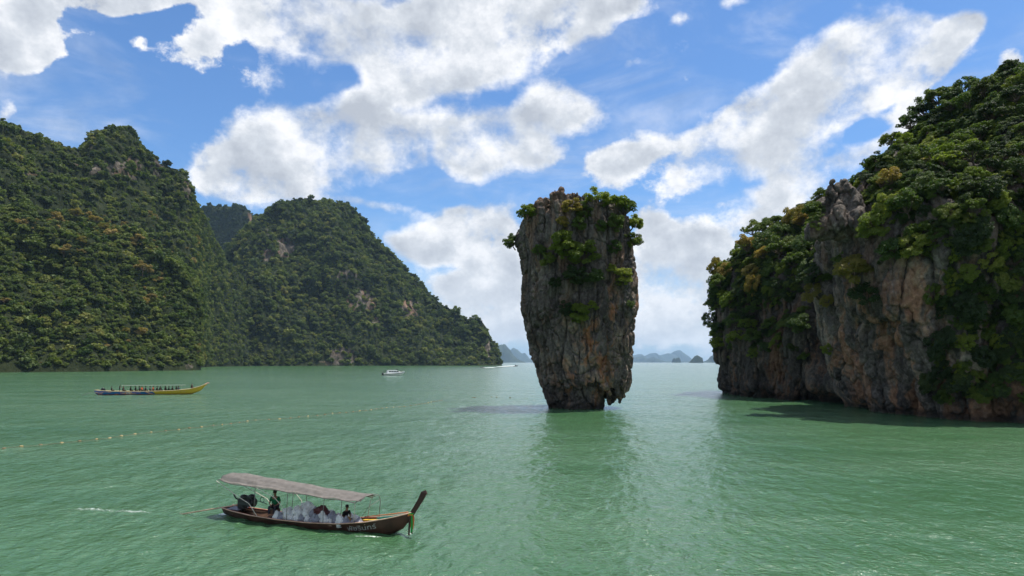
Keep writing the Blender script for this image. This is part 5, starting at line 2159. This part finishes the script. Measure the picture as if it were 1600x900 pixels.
mb.box((H * .48, 0, 2.85), (.12, 2.0, .6), (0, -.9, 0))
mb.build('windscreen', m_glass, cab)
for y in (-.6, .6):
    mb = MB()
    mb.box((-H - .5, y, 1.1), (.8, .5, 1.3))
    mb.ball((-H - .5, y, 1.8), (.5, .35, .35))
    mb.build('outboard_motor', m_black, sb)
mb = MB()
for x in (-H * .95, -H * .8):
    mb.tube([(x, -1.7, 1.5), (x + .4, -1.5, 3.4), (x + .4, 1.5, 3.4), (x, 1.7, 1.5)], .09, 5)
mb.build('rear_frame', m_black, sb)
mb = MB()
mb.tube([(H * .3, -1.4, 2.3), (H * .75, -.9, 3.0), (H * .96, 0, 3.3), (H * .75, .9, 3.0), (H * .3, 1.4, 2.3)], .05, 5)
mb.build('bow_rail', m_pole, sb, True)
mb = MB()
mb.box((-H * .2, 0, 3.66), (H * .9, 2.6, .10))
mb.build('roof_rack', m_white, cab)
mb = MB()
mb.box((H * .28, .3, 4.0), (.8, .8, .7))
mb.ball((H * .28, .3, 4.4), (.5, .5, .3))
mb.build('radar_dome', m_glass, cab)

# ================================================================== two tiny boats under way
for (px_, Y_, lb, rz_) in ((754, 1060, 'tiny dark motorboat trailing white foam at the tip of the rounded hill', math.pi), (806, 1500, 'tiny motorboat with a long white wake left of the pillar', 0.1)):
    k = Y_ / 1060.0
    mb_e = empty('motorboat', far_pos(px_, Y_), rz_)
    mb_e.scale = (k, k, k)
    tag(mb_e, lb, 'boat')
    TX = [-3.6, -1, 2, 3.8]
    ou, inn = loft(TX, [.9, .9, 1.2, 1.7], [1.0, 1.2, .9, .05], [-.2, -.3, -.1, 1.2], 14, 5, .08, .2)
    ou.build('hull', m_black, mb_e, True)
    inn.build('deck', m_in, mb_e, True)
    mb = MB()
    mb.box((-.6, 0, 1.5), (1.8, 1.4, 1.0))
    mb.box((-.6, 0, 2.6), (2.4, 1.8, .12))
    for s in (-1, 1):
        mb.tube([(-1.4, s * .7, 1.2), (-1.4, s * .7, 2.6)], .05, 4)
        mb.tube([(.3, s * .7, 1.2), (.3, s * .7, 2.6)], .05, 4)
    mb.build('cabin', m_black, mb_e)
    mb = MB()
    mb.box((-3.9, 0, .8), (.5, .5, 1.1))
    mb.build('outboard_motor', m_black, mb_e)

# ================================================================== line of floats
BL = [(-30, 707), (12, 701), (66, 695), (133, 689), (200, 680), (270, 673), (330, 666), (400, 657), (460, 653), (530, 646), (600, 638), (650, 633), (692, 625.5)]
wp = []
for px_, py_ in BL:
    Y_ = CAMH * FOC / (py_ - HORY)
    wp.append((pxx(px_, Y_), Y_))
wp = np.array(wp)
seg = np.hypot(*(wp[1:] - wp[:-1]).T)
cum = np.concatenate([[0], np.cumsum(seg)])
m_float = mat_plain('faded_yellow_float', (.30, .22, .10), .6, .3, var=.3)
m_float_d = mat_plain('dirty_float', (.16, .11, .06), .7, .2, var=.4)
rf = random.Random(3)
mb = MB()
mb.tube([(-.20, 0, 0), (-.17, 0, 0), (-.08, 0, 0), (.08, 0, 0), (.17, 0, 0), (.20, 0, 0)], [.03, .085, .11, .11, .085, .03], 12)
fm = mb.build('float', m_float, None, True)
fme = fm.data
fmd = fme.copy()
fmd.materials[0] = m_float_d
bpy.data.objects.remove(fm)
s_ = .6
rope_pts = []
while s_ < cum[-1]:
    x = float(np.interp(s_, cum, wp[:, 0]))
    y = float(np.interp(s_, cum, wp[:, 1]))
    x2 = float(np.interp(s_ + .5, cum, wp[:, 0]))
    y2 = float(np.interp(s_ + .5, cum, wp[:, 1]))
    z = float(wave(np.array([x]), np.array([y]))[0])
    dirty = rf.random() < (.25 if y < 100 else .7)
    o = link(bpy.data.objects.new('float', fmd if dirty else fme))
    o.location = (x, y, z + .01)
    o.rotation_euler = (rf.uniform(-.2, .2), rf.uniform(-.15, .15), math.atan2(y2 - y, x2 - x) + rf.uniform(-.5, .5))
    g_ = 'near' if y < 90 else 'middle' if y < 125 else 'far'
    where = {'near': 'nearer left part', 'middle': 'middle part', 'far': 'far end'}[g_]
    tag(o, ('grimy dark' if dirty else 'faded yellow') + ' float on the ' + where + ' of the rope line across the bay', 'float', ('dark' if dirty else 'yellow') + ' floats on the %s of the line' % where)
    st = 1.9 + rf.uniform(-.25, .35)
    for q in (0, .33, .66):
        xs2 = float(np.interp(s_ + st * q, cum, wp[:, 0]))
        ys2 = float(np.interp(s_ + st * q, cum, wp[:, 1]))
        rope_pts.append((xs2, ys2, float(wave(np.array([xs2]), np.array([ys2]))[0]) + .015))
    s_ += st
mb = MB()
mb.tube(rope_pts, .018, 4)
tag(mb.build('rope', mat_plain('wet_rope', (.14, .11, .07), .8, .2)), 'thin rope that strings the floats together across the water', 'rope')
for px_, py_ in ((739, 621.5), (742, 621.6), (768, 621), (776, 621.3), (797, 621.5)):
    Y_ = CAMH * FOC / (py_ - HORY)
    x_ = pxx(px_, Y_)
    o = link(bpy.data.objects.new('float', fmd))
    o.location = (x_, Y_, float(wave(np.array([x_]), np.array([Y_]))[0]) + .05)
    tag(o, 'dark float adrift between the end of the rope line and the pillar', 'float', 'dark floats between the line and the pillar')


# ================================================================== foam
def mat_foam():
    m, T, out = mat_new('foam')
    geo = T.new('ShaderNodeNewGeometry')
    at = T.new('ShaderNodeAttribute', attribute_name='dens')
    P = geo.outputs['Position']
    n = T.noise(T.mapping(P, (0, 0, 0), (0, 0, .2), (1, 2.0, 1)), 6.5, 5.0, .8, .4)
    a = T.mapr(T.math('ADD', T.math('MULTIPLY', n, 1.0), at.outputs['Fac']), .95, 1.15)
    b = T.new('ShaderNodeBsdfPrincipled', ins={'Base Color': (.78, .84, .80, 1), 'Roughness': .6})
    t = T.new('ShaderNodeBsdfTransparent')
    mx_ = T.new('ShaderNodeMixShader', ins={0: a, 1: t, 2: b})
    T.l.new(mx_.outputs[0], out.inputs[0])
    return m


m_foam = mat_foam()


def foam(pts, w, dens, dz=.015, lift=0.0):
    """ribbon of foam along world xy points, lying on the swell"""
    pts = np.array(pts, float)
    n = max(12, int(np.hypot(*(pts[-1] - pts[0])) / .12))
    n = min(n, 260)
    t = np.linspace(0, 1, n)
    c = np.concatenate([[0], np.cumsum(np.hypot(*(pts[1:] - pts[:-1]).T))])
    X = np.interp(t * c[-1], c, pts[:, 0])
    Y = np.interp(t * c[-1], c, pts[:, 1])
    dx, dy = np.gradient(X), np.gradient(Y)
    L = np.hypot(dx, dy)
    nx_, ny_ = -dy / L, dx / L
    ww = np.interp(t, np.linspace(0, 1, len(w)), w)
    m = 15
    S_ = np.linspace(-1, 1, m)
    VX = X[:, None] + nx_[:, None] * ww[:, None] * S_
    VY = Y[:, None] + ny_[:, None] * ww[:, None] * S_
    VZ = wave(VX, VY) + dz + lift * (1 - S_ ** 2)
    dd = np.interp(t, np.linspace(0, 1, len(dens)), dens)[:, None] - .55 * np.abs(S_)[None, :] ** 1.5
    edge_ = np.minimum(t, 1 - t)[:, None] * 8
    dd = dd - .6 * np.clip(1 - edge_, 0, 1)
    V = np.stack([VX, VY, VZ], -1).reshape(-1, 3)
    a = (np.arange(n - 1)[:, None] * m + np.arange(m - 1)[None, :]).ravel()
    F = np.stack([a, a + 1, a + m + 1, a + m], 1)
    me = mesh_np('foam', V, F)
    at = me.attributes.new('dens', 'FLOAT', 'POINT')
    at.data.foreach_set('value', dd.astype(np.float32).ravel())
    me.materials.append(m_foam)
    tag(link(bpy.data.objects.new('foam', me)), kind='stuff')


def w2(px, py):
    Y = CAMH * FOC / (py - HORY)
    return (pxx(px, Y), Y)


foam([w2(545, 842), w2(560, 841.5), w2(580, 840.5), w2(606, 839)], [.10, .22, .25, .1], [.4, .58, .62, .35], .02, .03)
foam([w2(440, 848), w2(480, 843), w2(510, 840), w2(545, 838), w2(570, 839)], [.2, .3, .3, .2], [.3, .42, .45, .4])
foam([w2(338, 806), w2(350, 805.5), w2(362, 806.5)], [.3, .5, .3], [.55, .68, .5], .03, .03)
foam([w2(88, 797), w2(130, 797), w2(180, 799), w2(230, 801), w2(262, 802)], [.6, 1.1, .9, .9, .5], [.36, .50, .46, .52, .30])
foam([w2(262, 802), w2(300, 803), w2(340, 805)], [.4, .4, .4], [.3, .42, .4])
foam([w2(630, 838), w2(640, 835), w2(650, 829)], [.2, .4, .3], [.4, .5, .3], .02)
foam([w2(560, 852), w2(600, 848), w2(640, 840)], [.2, .3, .2], [.3, .36, .3])
foam([w2(738, 575.6), w2(752, 575.6), w2(776, 574.6)], [6, 7, 5], [.7, .9, .6], .3, .6)
foam([w2(770, 574.6), w2(790, 573), w2(808, 572)], [7, 10, 10], [.6, .85, .9], .4, 1.0)
foam([w2(596, 587.5), w2(610, 588.5), w2(634, 587.2)], [1.2, 2.2, 1.0], [.5, .62, .45], .05, .1)
foam([w2(130, 603), w2(160, 604), w2(200, 604)], [.8, 1.2, .8], [.30, .42, .3], .04)
